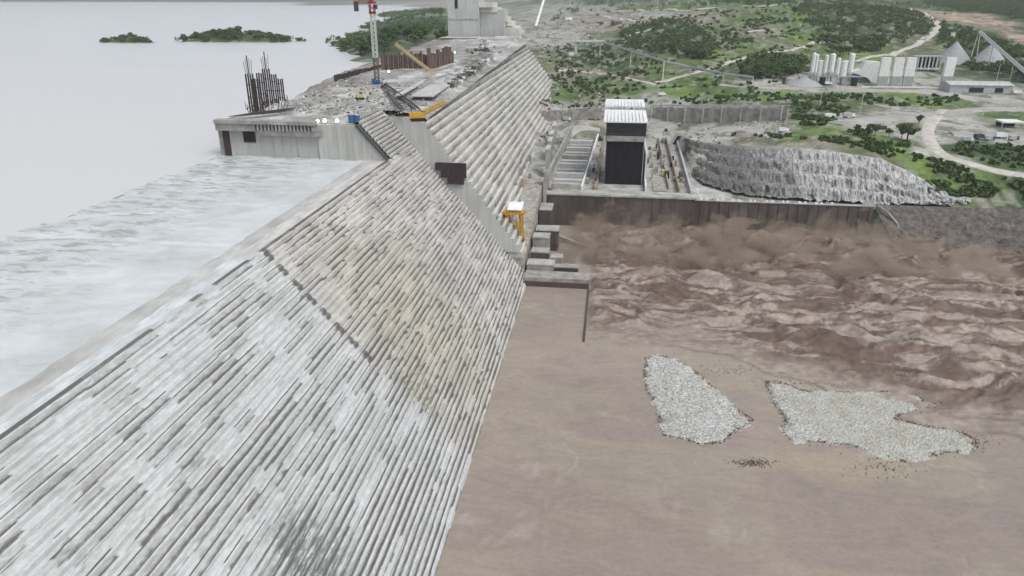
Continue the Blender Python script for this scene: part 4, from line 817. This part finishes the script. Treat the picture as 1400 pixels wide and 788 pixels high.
for (u0, v0, n, su, sv) in ((1030, 633, 160, 14, 2.5), (1275, 545, 120, 14, 6), (1205, 640, 90, 22, 9), (1330, 605, 60, 18, 6), (1110, 525, 60, 40, 3), (1000, 505, 80, 22, 5), (1150, 603, 60, 30, 5)):
    for i in range(n):
        p = atz(random.gauss(u0, su), random.gauss(v0, sv), 0); r_ = random.uniform(.15, .45); rim.box((p[0], p[1], .1), (r_, r_, r_ * .8), random.uniform(0, 3), 0, .6)
rim.build('wet_rocks', M['wetrock'], kind='stuff', label='small dark wet rocks along the edges of the gravel islands')

# ---------------------------------------------------------------- batching plant, stockpiles, conveyors, sheds, vehicles
def mpx(p): return FPX / ((np.array(p) - CAM) @ _f)   # pixels per metre at p
def silo(u, vb, vt, wpx, label, fat=False):
    p = hit(u, vb); s_ = mpx(p); h = (vb - vt) / s_ / 1.06; r = wpx / s_ / 2; o = thing('cement_silo', label, 'silo', tuple(p), 0, 'white silos of the batching plant')
    k = .42 if not fat else .38
    b = MB(); b.tube((0, 0, h * k), (0, 0, h), r, 12); b.tube((0, 0, h * .3), (0, 0, h * k), r * .25, 12, r); b.build('tank', M['white'], o); MB().tube((0, 0, h), (0, 0, h * 1.03), r, 12, r * .4).build('cap', M['white'], o)
    for a in range(4): x_, y_ = r * .8 * math.cos(a * 1.57 + .78), r * .8 * math.sin(a * 1.57 + .78); MB().bar((x_, y_, -1), (x_, y_, h * k), .55).build('leg', M['galv'], o)
for a in ((1107.5,116,73,5,'leftmost thin white silo of the batching plant'),(1112,116,75,4,'second thin white silo, touching the leftmost one'),(1118,115,83,8,'squat white silo between the left pair and the taller ones',1),(1125,116,76,5,'thin white silo third from the left of the batching plant'),(1133,116,74,7,'stout tall white silo in the middle of the batching plant'),(1142,116,80,5,'thin white silo right of the stout middle one'),(1150,115,84,9,'squat white silo with a dark hopper below',1),(1159,116,74,7,'rightmost tall white silo of the batching plant')): silo(*a)
p = hit(1135, 117); s_ = mpx(p); o = thing('batching_tower', 'open grey batching tower under the white silos', 'plant building', tuple(p))
for i in range(6): MB().box((-30 + i * 11, 3, 4), (5, 6, 8)).build('hopper', M[('galv', 'grey', 'dark')[i % 3]], o)
MB().box((0, 5, 9), (66, 4, 1)).build('platform', M['galv'], o)
p = hit(1182, 113); s_ = mpx(p); o = thing('white_tarp_shed', 'white sheeted shed with a sagging left slope between silos and bins', 'shed', tuple(p)); k = 1 / s_
MB().add([(-20*k, -3, 14*k), (-8*k, -3, 18*k), (-4*k, -3, 28*k), (15*k, -3, 27*k), (14*k, -3, 10*k), (8*k, -3, 0), (2*k, -3, 6*k), (-20*k, 8, 14*k), (-8*k, 8, 18*k), (-4*k, 8, 28*k), (15*k, 8, 27*k), (14*k, 8, 10*k), (8*k, 8, 0), (2*k, 8, 6*k)], [(0, 6, 5, 4, 3, 2, 1), (7, 8, 9, 10, 11, 12, 13), (0, 1, 8, 7), (1, 2, 9, 8), (2, 3, 10, 9), (3, 4, 11, 10), (4, 5, 12, 11), (5, 6, 13, 12), (6, 0, 7, 13)]).build('sheet', M['white'], o)
MB().box((-10*k, 9, 5*k), (40*k, 14, 10*k), taper=.5).build('heap', M['gravelpile'], o)
for i, (u, lb) in enumerate(((1204.5,'leftmost of the three adjoining tall white bins'),(1222.5,'middle one of the three adjoining tall white bins'),(1239,'right one of the three adjoining tall white bins'),(1292,'lone tall white bin beside the gravel piles'))):
    p = hit(u, 119); s_ = mpx(p); k = .94 / s_; o = thing('aggregate_bin', lb, 'bin', tuple(p), 0, 'tall white aggregate bins'); w_ = 13 * k
    MB().box((0, 0, 28*k), (w_, 5, 26*k)).build('bin', M['white'], o)
    MB().box((0, 0, 7.5*k), (w_ * .96, 4.4, 15*k)).build('skirt', M['galv'], o)
    for q in range(6): MB().box((-w_ / 2 + w_ * q / 5, -2.5, 7.5*k), (.35, .4, 15*k)).build('rib', M['steelw'], o)
p = hit(1222, 120); o = thing('loading_wall', 'low white capped wall in front of the tall bins', 'wall', tuple(p)); k = 1 / mpx(p); MB().box((0, -3, 1*k), (86*k, 1, 2*k)).build('panel', M['white'], o); MB().box((8*k, -4.5, -.5*k), (80*k, 1, 2*k)).build('footing', M['grey'], o)
p = hit(1264, 97); k = 1 / mpx(p); o = thing('screening_plant', 'open framed screening plant on dark posts between bins', 'plant building', tuple(p))
MB().box((0, 0, 19*k), (36*k, 10, 1.5*k)).build('roof', M['galv'], o); MB().box((0, 0, 3*k), (36*k, 8, 1.5*k)).build('floor', M['white'], o)
for q in range(8): MB().box((-17*k + q * 4.8*k, -4, 10*k), (1.6*k, 1.2, 18*k)).build('post', M[('steelw', 'galv')[q % 2]], o)
MB().box((0, 4, 11*k), (35*k, 1, 14*k)).build('back_panel', M['dark'], o); MB().box((2*k, 4, -6*k), (34*k, 2, 16*k)).build('lower_wall', M['grey'], o)
def pile(u, v, wpx, hpx, label):
    p = hit(u, v); k = 1 / mpx(p); n = 40; rr = np.linspace(0, 1, 10); a_ = np.linspace(0, 2 * np.pi, n + 1); R, A = np.meshgrid(rr, a_)
    X = p[0] + R * np.cos(A) * wpx / 2 * k; Y = p[1] + 6 + R * np.sin(A) * wpx / 2 * k; Z = p[2] - 2.5 + (1 - R) * (hpx * k + 2.5) - .02 * R + (fbm(X / 3, Y / 3, 3) - .5) * 1.0 * (R > .05)
    grid_mesh('gravel_pile', X, Y, Z, M['gravelpile'], label=label, cat='gravel pile')
pile(1305, 86, 54, 28, 'steep grey gravel cone left of the conveyor tower'); pile(1354, 84, 48, 23, 'flatter grey gravel cone right of the conveyor tower')
pile(1100, 116, 60, 13, 'low grey gravel heap left of the white silos')
a = hit(1330, 84); k = 1 / mpx(a); o = thing('stacker_conveyor', 'long inclined pale conveyor running down to the right from its tower', 'conveyor')
top_ = Vector((a[0], a[1], a[2] + 38 * k)); e_ = hit(1418, 118); e_ = Vector((e_[0], e_[1], e_[2] + 3))
MB().truss(top_, e_, 3.0, 26, .5).build('gallery', M['steelw'], o); m = MB(); m.tube(top_, e_, 1.7, 6); m.build('belt', M['galv'], o)
for s_ in (-1, 1): MB().bar((a[0] + s_ * 4, a[1], a[2] - 2), (a[0] + s_ * 1, a[1], top_.z), .8).build('leg', M['steelw'], o)
for f_ in (.28, .5, .75):
    q = top_.lerp(e_, f_); MB().bar((q.x, q.y, float(T([q.x], [q.y])[0]) - 1), (q.x, q.y, q.z), .7).build('leg', M['galv'], o)
for (u, v, lb) in ((1302, 52, 'small white tank on the ridge above the gravel cones'), (1267, 56, 'small white hut beside the winding hill road')):
    p = hit(u, v); o = thing('site_hut', lb, 'hut', tuple(p)); MB().box((0, 0, 4), (5, 5, 8)).build('body', M['white'], o); MB().box((0, 0, 8.3), (6, 6, .6)).build('roof', M['galv'], o)
p = hit(1340, 128); k = 1 / mpx(p); o = thing('workshop', 'wide low grey workshop with pale roof and two dark openings', 'building', tuple(p), .0)
W_, D_, H_ = 80 * k, 26, 11 * k
MB().box((0, D_ / 2, H_ / 2), (W_, D_, H_)).build('wall', M['galv'], o)
rf = MB(); rf.add([(-W_/2 - 1, -1, H_), (W_/2 + 1, -1, H_), (W_/2 + 1, D_/2, H_ + 2.5), (-W_/2 - 1, D_/2, H_ + 2.5), (-W_/2 - 1, D_, H_), (W_/2 + 1, D_, H_), (-W_/2 - 1, -1, H_ - .6), (W_/2 + 1, -1, H_ - .6)], [(0, 1, 2, 3), (3, 2, 5, 4), (0, 3, 4), (1, 5, 2), (6, 7, 1, 0)]); rf.build('roof', M['conc'], o)
MB().box((-6*k, -.2, 4.5*k), (18*k, .5, 6*k)).build('opening', M['dark'], o); MB().box((23*k, -.2, 4.5*k), (10*k, .5, 6*k)).build('opening', M['dark'], o)
p = hit(1378, 174); k = 1 / mpx(p); o = thing('open_shed', 'small white roofed open shed at the edge of the gravel yard', 'shed', tuple(p)); MB().box((0, 0, 8*k), (28*k, 14, 1.2)).build('roof', M['white'], o); MB().box((0, 5, 4*k), (24*k, 1, 8*k)).build('back_wall', M['dark'], o)
for s_ in (-1, 1): MB().box((s_ * 12*k, -5, 4*k), (.8, .8, 8*k)).build('post', M['galv'], o)
# conveyor viaduct crossing the valley
pil = [(821, 82), (863, 92), (908, 110), (948, 104), (990, 112), (1030, 116)]; tops = [(821, 57), (863, 70), (908, 84), (944, 92), (990, 101), (1030, 106)]
o = thing('conveyor_viaduct', 'thin grey conveyor bridge on slender piers crossing the green slope', 'conveyor bridge'); pts = []
for (u, v), (ut, vt) in zip(pil, tops):
    p = hit(u, v); tz = aty(ut, vt, p[1]); pts.append(Vector(tz)); w_ = 1.3 if u < 950 else .8
    MB().box((tz[0], p[1], (p[2] - 1 + tz[2]) / 2), (w_, w_, tz[2] - p[2] + 1)).build('pier', M['steelw'], o)
    if u < 930: MB().box((p[0], p[1], p[2] + .6), (7, 5, 2)).build('footing', M['dust'], o)
for i, (a, b_) in enumerate(zip(pts, pts[1:])): m = MB(); m.truss(a, b_, 1.8, 10, .3); m.tube(a, b_, .95, 4); m.build('span', M['galv'], o)
l_ = aty(788, 55, pts[0].y); MB().box(((l_[0] + pts[0].x) / 2, pts[0].y, pts[0].z + .5), (pts[0].x - l_[0] + 10, 7, 2.6)).build('head_platform', M['steelw'], o)
MB().box((l_[0], pts[0].y, pts[0].z - 6), (3, 3, 14)).build('pier', M['steelw'], o)
# white chute behind the dam
p = hit(732, 42); k = 1 / mpx(p); o = thing('chute_pipe', 'straight white delivery pipe slanting up behind the dam shoulder', 'pipe'); te = aty(746, -8, p[1] + 60); MB().tube((p[0], p[1], p[2] + 6), tuple(te), 2.4, 10).build('pipe', M['white'], o); MB().box((p[0], p[1], p[2] + 2), (9, 9, 12)).build('base', M['grey'], o)
# vehicles
def truck(p, rz, cab, bodym, label, sc=1, grp='vehicles in the gravel yards'):
    o = thing('truck', label, 'truck', tuple(p), rz, grp); o.scale = (sc,) * 3
    b = MB(); b.box((-1.2, 0, 2.2), (5.4, 2.5, 2.4)); b.build('cargo_box', bodym, o); b = MB(); b.box((2.8, 0, 1.7), (2, 2.4, 2.2), taper=.9); b.build('cab', cab, o); MB().box((3.75, 0, 2.2), (.12, 2, .8)).build('windscreen', M['glass'], o)
    for x_ in (-3, -1.6, 2.8):
        for s_ in (-1, 1): MB().tube((x_, s_ * 1.25, .5), (x_, s_ * .95, .5), .52, 10).build('wheel', M['tyre'], o)
VE = [(1134,163,.2,'white','white','white truck parked on the verge at the left of the yard',1.2),(1160,162,0,'white','galv','grey truck parked right of the white one on the yard',1.2),(1322,195,.1,'white','galv','leftmost vehicle in the row at the edge of the lower yard',1.0),(1338,191,.4,'steeld','steeld','dark truck in the row at the edge of the lower yard',1.1),(1352,193,.2,'blue','galv','blue cabbed truck in the row at the edge of the lower yard',1.0),
      (1368,190,.1,'white','white','white truck below the white roofed open shed',1.1),(1385,193,.3,'steeld','galv','dark cabbed truck near the right edge of the picture',1.0),(1071,182,.1,'white','white','white truck on the pale road above the grey cliff',1.0),(1238,176,.0,'white','steeld','white cabbed truck half behind the yard trees',1.0),(775,166,.1,'white','galv','small white truck on the road left of the black shed',1.0),(1132,117,.1,'white','white','white mixer truck under the silos',1.0),(1390,130,.1,'white','white','white truck beside the grey workshop',1.2),(905,132,.2,'white','white','small white truck on the bench right of the black shed',1.0)]
for (u, v, rz, cb, bd, lb, sc) in VE: truck(hit(u, v) + np.array([0, 0, .6]), rz, M[cb], M[bd], lb, sc)
# lighting poles of the yard
for i, (u, v, vt) in enumerate(((1176,155,130),(1120,150,128),(1360,120,90),(1380,112,85),(1343,160,135),(1272,14,2))):
    p = hit(u, v); k = 1 / mpx(p); o = thing('lamp_post', ['thin pole on the green bank between yard and bins', 'thin pole left of the yard on the scrub', 'thin pole behind the workshop, left one', 'thin pole behind the workshop, right one', 'thin pole beside the open shed yard', 'thin pole by the hilltop road'][i], 'pole', tuple(p)); MB().tube((0, 0, -1), (0, 0, (v - vt) * k), .22, 6).build('pole', M['steelw'], o); MB().box((.8, 0, (v - vt) * k), (2, .5, .3)).build('lamp_head', M['galv'], o)
# red machine right of the black shed
p = hit(898, 158); o = thing('drilling_rig', 'small red drilling rig on the road right of the black shed', 'rig', tuple(p)); MB().box((0, 0, 2.5), (9, 5, 4), taper=.8).build('body', M['red'], o); MB().truss((3, 0, 3), (3.5, 0, 12), 1.2, 5, .3).build('mast', M['red'], o); MB().box((0, 0, .5), (10, 5.5, 1)).build('track', M['tyre'], o)
for i, (u, v, wd, mm, lb) in enumerate(((758, 127, 12, 'dust', 'pale box-shaped store on the rough ground left of the black shed'), (781, 76, 7, 'white', 'small white store below the head of the conveyor bridge'), (776, 28, 12, 'white', 'white store near the upper track behind the dam shoulder'), (843, 34, 14, 'rust', 'rust-brown store beside the upper track'), (752, 52, 9, 'conc', 'pale store left of the conveyor bridge head'))):
    p = hit(u, v); k = 1 / mpx(p); o = thing('site_container', lb, 'container', tuple(p), .2 * i); MB().box((0, 0, 2.2 * k), (wd * k, wd * .5 * k, 4.4 * k)).build('body', M[mm], o); MB().box((0, 0, 4.6 * k), (wd * 1.05 * k, wd * .55 * k, .4 * k)).build('lid', M['dust'], o)
rb = MB()
for i in range(2600):
    u = random.uniform(735, 830) if i % 3 else random.uniform(735, 1080); v = random.uniform(4, 185) if i % 3 else random.uniform(140, 190)
    g_ = atz(u, v, 60 if v < 90 else 38); x_, y_ = g_[0], g_[1]
    if y_ > 1700: continue
    if y_ < 715 and -40 < x_ < 64: continue
    if vn(x_ / 25, y_ / 40) < .35: continue
    s_ = random.uniform(.6, 2.6) * max(1, y_ / 800); rb.box((x_, y_, 0), (s_ * random.uniform(.7, 2), s_ * random.uniform(.7, 2), s_), random.uniform(0, 3), random.choice((0, 0, 1, 2, 3)), .7)
_v = np.array(rb.v); _z = T(_v[:, 0].reshape(-1, 8).mean(1), _v[:, 1].reshape(-1, 8).mean(1)); _v[:, 2] += np.repeat(_z, 8); rb.v = [tuple(q) for q in _v]
rb.build('boulders', [M['grey'], M['dust'], M['conc'], M['rust']], kind='stuff', label='boulders, spoil and site scrap strewn behind the powerhouse')

# ---------------------------------------------------------------- vegetation
def leafmat(name, a, b_):
    t = NT(name); at = t.attr('shade').outputs['Fac']; oi = t.n.new('ShaderNodeObjectInfo').outputs['Random']
    c_ = t.mix(t.math('MULTIPLY', t.math('ADD', at, oi), .5), a, b_); return t.done(c_, .9, .15)
M['leaf'] = leafmat('foliage', (.036, .062, .03), (.105, .155, .055)); M['bark'] = simple('bark', (.12, .1, .08))
def leaf_geom(blobs, per, size):
    V = []; Fq = []; Sh = []
    for (cx, cy, cz, r, rz_) in blobs:
        tone_ = rng.random() * .7
        d = rng.normal(size=(per, 3)); d /= np.linalg.norm(d, axis=1)[:, None]; rad = rng.random(per) ** .4
        c = np.array([cx, cy, cz]) + d * rad[:, None] * np.array([r, r, rz_])
        a = rng.normal(size=(per, 3)); a /= np.linalg.norm(a, axis=1)[:, None]; b_ = np.cross(a, d + .3); b_ /= np.linalg.norm(b_, axis=1)[:, None] + 1e-6
        s_ = size * (.6 + .8 * rng.random(per))[:, None]
        q = np.stack([c - a * s_ - b_ * s_ * .6, c + a * s_ - b_ * s_ * .6, c + a * s_ * .8 + b_ * s_ * .7, c - a * s_ * .7 + b_ * s_ * .8], 1)
        V.append(q.reshape(-1, 3)); Sh.append(np.repeat(np.clip(tone_ + .3 * rng.random(per), 0, 1), 4))
    V = np.concatenate(V); return V, np.concatenate(Sh)
def leaf_mesh(name, V, Sh):
    me = bpy.data.meshes.new(name); me.vertices.add(len(V)); me.vertices.foreach_set('co', V.ravel()); me.loops.add(len(V)); me.loops.foreach_set('vertex_index', np.arange(len(V), dtype=np.int32))
    me.polygons.add(len(V) // 4); me.polygons.foreach_set('loop_start', np.arange(0, len(V), 4, dtype=np.int32)); at = me.attributes.new('shade', 'FLOAT', 'POINT'); at.data.foreach_set('value', Sh); me.update(calc_edges=True); me.materials.append(M['leaf']); return me
protos = []
for i in range(5):
    o = thing('tree', 'x', 'tree', (0, 0, -500)); h = 7.0
    b = MB(); b.tube((0, 0, -1.5), (.2, .1, h * .55), .35, 7, .2)
    for a in range(4): an = a * 1.6 + i; b.tube((.15, .1, h * (.35 + .05 * a)), (math.cos(an) * 1.8, math.sin(an) * 1.8, h * .75), .16, 5, .06)
    b.build('trunk', M['bark'], o)
    bl = [(rng.normal(0, 1.3), rng.normal(0, 1.3), h * (.5 + .4 * rng.random()), .9 + .9 * rng.random(), .8 + .6 * rng.random()) for _ in range(11)]
    V, Sh = leaf_geom(bl, 34, .42); link('crown', leaf_mesh('crown', V, Sh), o); protos.append(o)
used = [0] * 5
def tree(x, y, z, sc, label, group):
    i = random.randrange(5); q = (sc * random.uniform(.85, 1.3), sc * random.uniform(.85, 1.3), sc)
    if not used[i]: o = protos[i]; used[i] = 1; o.location = (x, y, z); o.rotation_euler = (0, 0, random.uniform(0, 6)); o.scale = q; o['label'] = label; o['group'] = group
    else: dup(protos[i], (x, y, z), random.uniform(0, 6), q, label, group)
# reservoir islands
extraw = []
def island(name, u0, u1, v, vtop, label, n, grp, pk=.5, tsc=1.0):
    a = atz(u0, v, 70); c = atz(u1, v, 70); L = c[0] - a[0]; k = 1 / mpx((a + c) / 2); hh = (v - vtop) * k * .62; cx = (a[0] + c[0]) / 2; cy = (a[1] + c[1]) / 2 + L * .12
    X, Y = np.meshgrid(np.linspace(a[0] - 4, c[0] + 4, 70), np.linspace(cy - L * .17, cy + L * .17, 26)); s_ = (X - a[0]) / L; tt_ = (Y - cy) / (L * .15)
    sh_ = np.interp(s_, [0, .15, pk, .8, 1], [0, .35, 1, .35, 0]) * np.clip(1 - tt_ ** 2, -.3, 1); fz = lambda q: q
    Z = 69 + 1 * (sh_ > .02) + hh * sh_ + (fbm(X / 14, Y / 14, 3) - .5) * 2 * (sh_ > 0)
    tcx = np.ones(X.shape + (3,)) * np.array((.07, .10, .045)) * (.7 + .6 * fbm(X / 8, Y / 8, 3)[..., None]); tcx = np.where((Z < 71.5)[..., None], np.array((.22, .22, .15)), tcx)
    grid_mesh(name, X, Y, Z, M['land'], attrs={'tone': (tcx, 'FLOAT_COLOR')}, keep=sh_ > -.25, kind='structure', label=label); out = []
    for i in range(n):
        for _ in range(40):
            iy, ix = random.randrange(26), random.randrange(70)
            if sh_[iy, ix] > .03: break
        extraw.append((X[iy, ix] + random.uniform(-5, 5), Y[iy, ix] + random.uniform(-3, 3), Z[iy, ix], random.uniform(3.5, 6) * tsc))
        tree(X[iy, ix], Y[iy, ix], Z[iy, ix] - .8, random.uniform(.7, 1.35) * tsc, 'low tree in the dark canopy covering the ' + grp, 'trees on the ' + grp)
island('island', 128, 208, 59, 48, 'small flat wooded island at the left of the reservoir', 34, 'small left reservoir island', .6, .95)
island('island', 236, 392, 58, 38, 'larger humped wooded island in the reservoir', 110, 'large humped reservoir island', .5, 1.35)
island('island', 402, 420, 57, 52, 'tiny wooded islet between the large island and the peninsula', 5, 'tiny reservoir islet', .5, .7)
# small bushes near-shore: single scrub island by the piling
def wood(poly, n, size, lead, label, grp, nind=0):
    P = [hit(u, v) for u, v in poly]; A = np.array(P); x0, x1, y0, y1 = A[:, 0].min(), A[:, 0].max(), A[:, 1].min(), A[:, 1].max(); out = []
    pu = [(p_[0], p_[1]) for p_ in P]; xs = rng.uniform(x0, x1, n * 12); ys = rng.uniform(y0, y1, n * 12); ok = inside(xs, ys, pu) & (fbm(xs / 25, ys / 30, 3, 7) > lead); xs = xs[ok][:n]; ys = ys[ok][:n]; zs = T(xs, ys)
    g = zs > 69.5 if label.startswith('P') else zs > -1; xs, ys, zs = xs[g], ys[g], zs[g]; order = np.argsort(ys)
    for j, i in enumerate(order):
        if j < nind: tree(xs[i], ys[i], zs[i], size / 3.2 * random.uniform(.8, 1.3), grp[1], grp[0])
        else: out.append((xs[i], ys[i], zs[i], size * random.uniform(.6, 1.35)))
    return out
allw = list(extraw)
allw += wood([(845,62),(850,45),(870,34),(905,27),(950,33),(974,50),(978,72),(965,84),(930,80),(885,70)], 420, 5.2, .3, '', ('trees on the dark wooded knoll', 'dark tree on the wooded knoll beyond the conveyor bridge'), 45)
allw += wood([(1008,104),(1025,78),(1040,72),(1075,78),(1100,78),(1106,98),(1080,107),(1040,110)], 230, 4.4, .34, '', ('trees left of the silos', 'dark tree in the thicket left of the white silos'), 30)
allw += wood([(1105,70),(1110,40),(1085,25),(1100,6),(1175,8),(1250,16),(1276,30),(1275,45),(1240,60),(1200,72),(1150,78)], 900, 5.5, .38, '', ('trees on the slope behind the silos', 'dark tree on the scrubby slope behind the white silos'), 50)
allw += wood([(1285,56),(1290,30),(1330,42),(1400,66),(1420,120),(1380,106),(1340,100),(1320,92)], 420, 5.0, .36, '', ('trees round the gravel cones', 'dark tree in the belt around the gravel cones'), 25)
allw += wood([(1262,3),(1300,12),(1350,18),(1420,34),(1425,1),(1300,1)], 1500, 11, .1, '', ('x', 'x'))
allw += wood([(426,58),(470,45),(500,34),(545,14),(606,12),(610,60),(560,64),(520,72),(498,84),(470,70)], 2600, 6.2, .05, 'P', ('trees on the green peninsula', 'dark tree on the shore of the green peninsula behind the tower crane'), 40)
allw += wood([(1085,170),(1085,132),(1150,132),(1160,150),(1120,176)], 90, 2.6, .5, '', ('x', 'x'))
allw += wood([(1090,132),(1260,128),(1330,136),(1300,144),(1180,146)], 80, 2.2, .5, '', ('x', 'x'))
allw += wood([(745,100),(830,60),(860,110),(900,118),(800,130)], 150, 3, .45, '', ('x', 'x'))
allw += wood([(900,135),(1080,128),(1080,138),(900,142)], 60, 2, .3, '', ('x', 'x'))
allw += wood([(1295,205),(1330,195),(1410,205),(1410,235),(1340,222)], 70, 2.2, .4, '', ('x', 'x'))
allw += wood([(1240,262),(1300,245),(1410,252),(1410,276),(1290,276)], 110, 2.0, .35, '', ('x', 'x'))
allw += wood([(960,8),(1180,6),(1180,-3),(960,-3)], 300, 6, .4, '', ('x', 'x'))
allw += wood([(980,60),(1080,55),(1100,30),(1000,25)], 110, 3, .5, '', ('x', 'x'))
allw += wood([(745,170),(745,60),(1000,60),(1080,110),(1080,135),(900,140),(820,150)], 420, 2.4, .42, '', ('x', 'x'))
allw += wood([(830,30),(1080,8),(1120,60),(1000,100),(960,90)], 260, 2.8, .5, '', ('x', 'x'))
allw += wood([(1000,185),(1150,190),(1400,250),(1400,270),(1250,235)], 160, 1.6, .4, '', ('x', 'x'))
allw += wood([(1150,176),(1200,172),(1250,200),(1200,205)], 50, 1.8, .45, '', ('x', 'x'))
for (x_, y_) in zip(rng.uniform(-200, 2200, 900), rng.uniform(1750, 3300, 900)): allw.append((x_, y_, float(T([x_], [y_])[0]), random.uniform(6, 12))) if y_ > 1750 and x_ > -150 else None
bl = []
for (x_, y_, z_, s_) in allw:
    for q in range(3): bl.append((x_ + random.gauss(0, s_ * .4), y_ + random.gauss(0, s_ * .4), z_ + s_ * random.uniform(.25, .8), s_ * random.uniform(.45, .7), s_ * random.uniform(.35, .6)))
V, Sh = leaf_geom(bl, 22, .85)
link('woodland', leaf_mesh('woodland', V, Sh), None, None, kind='stuff', label='dense dark scrub and woodland on the slopes')
for i, (u, v, sc, lb) in enumerate(((1186,190,1.2,'loose green tree at the left of the pair by the yard'), (1196,186,1.3,'tree just right of the leftmost yard tree'), (1240,194,1.9,'tall ragged dark tree at the yard bend, the biggest there'), (1232,190,1.2,'smaller tree touching the tall ragged yard tree'), (1256,170,1.0,'small tree behind the tall ragged yard tree'), (1172,180,.8,'small bushy tree left of the yard pair'), (1050,12,1.9,'lone tree by the top road'), (1086,20,2.2,'round dark tree on the bright green slope'), (910,196,.5,'small shrub at the cliff top'), (1215,188,1.0,'bushy tree between the yard pair and the tall one'), (822,38,1.6,'dark bush by the rough track'))):
    p = hit(u, v); tree(p[0], p[1], p[2], sc, lb, 'separate trees')
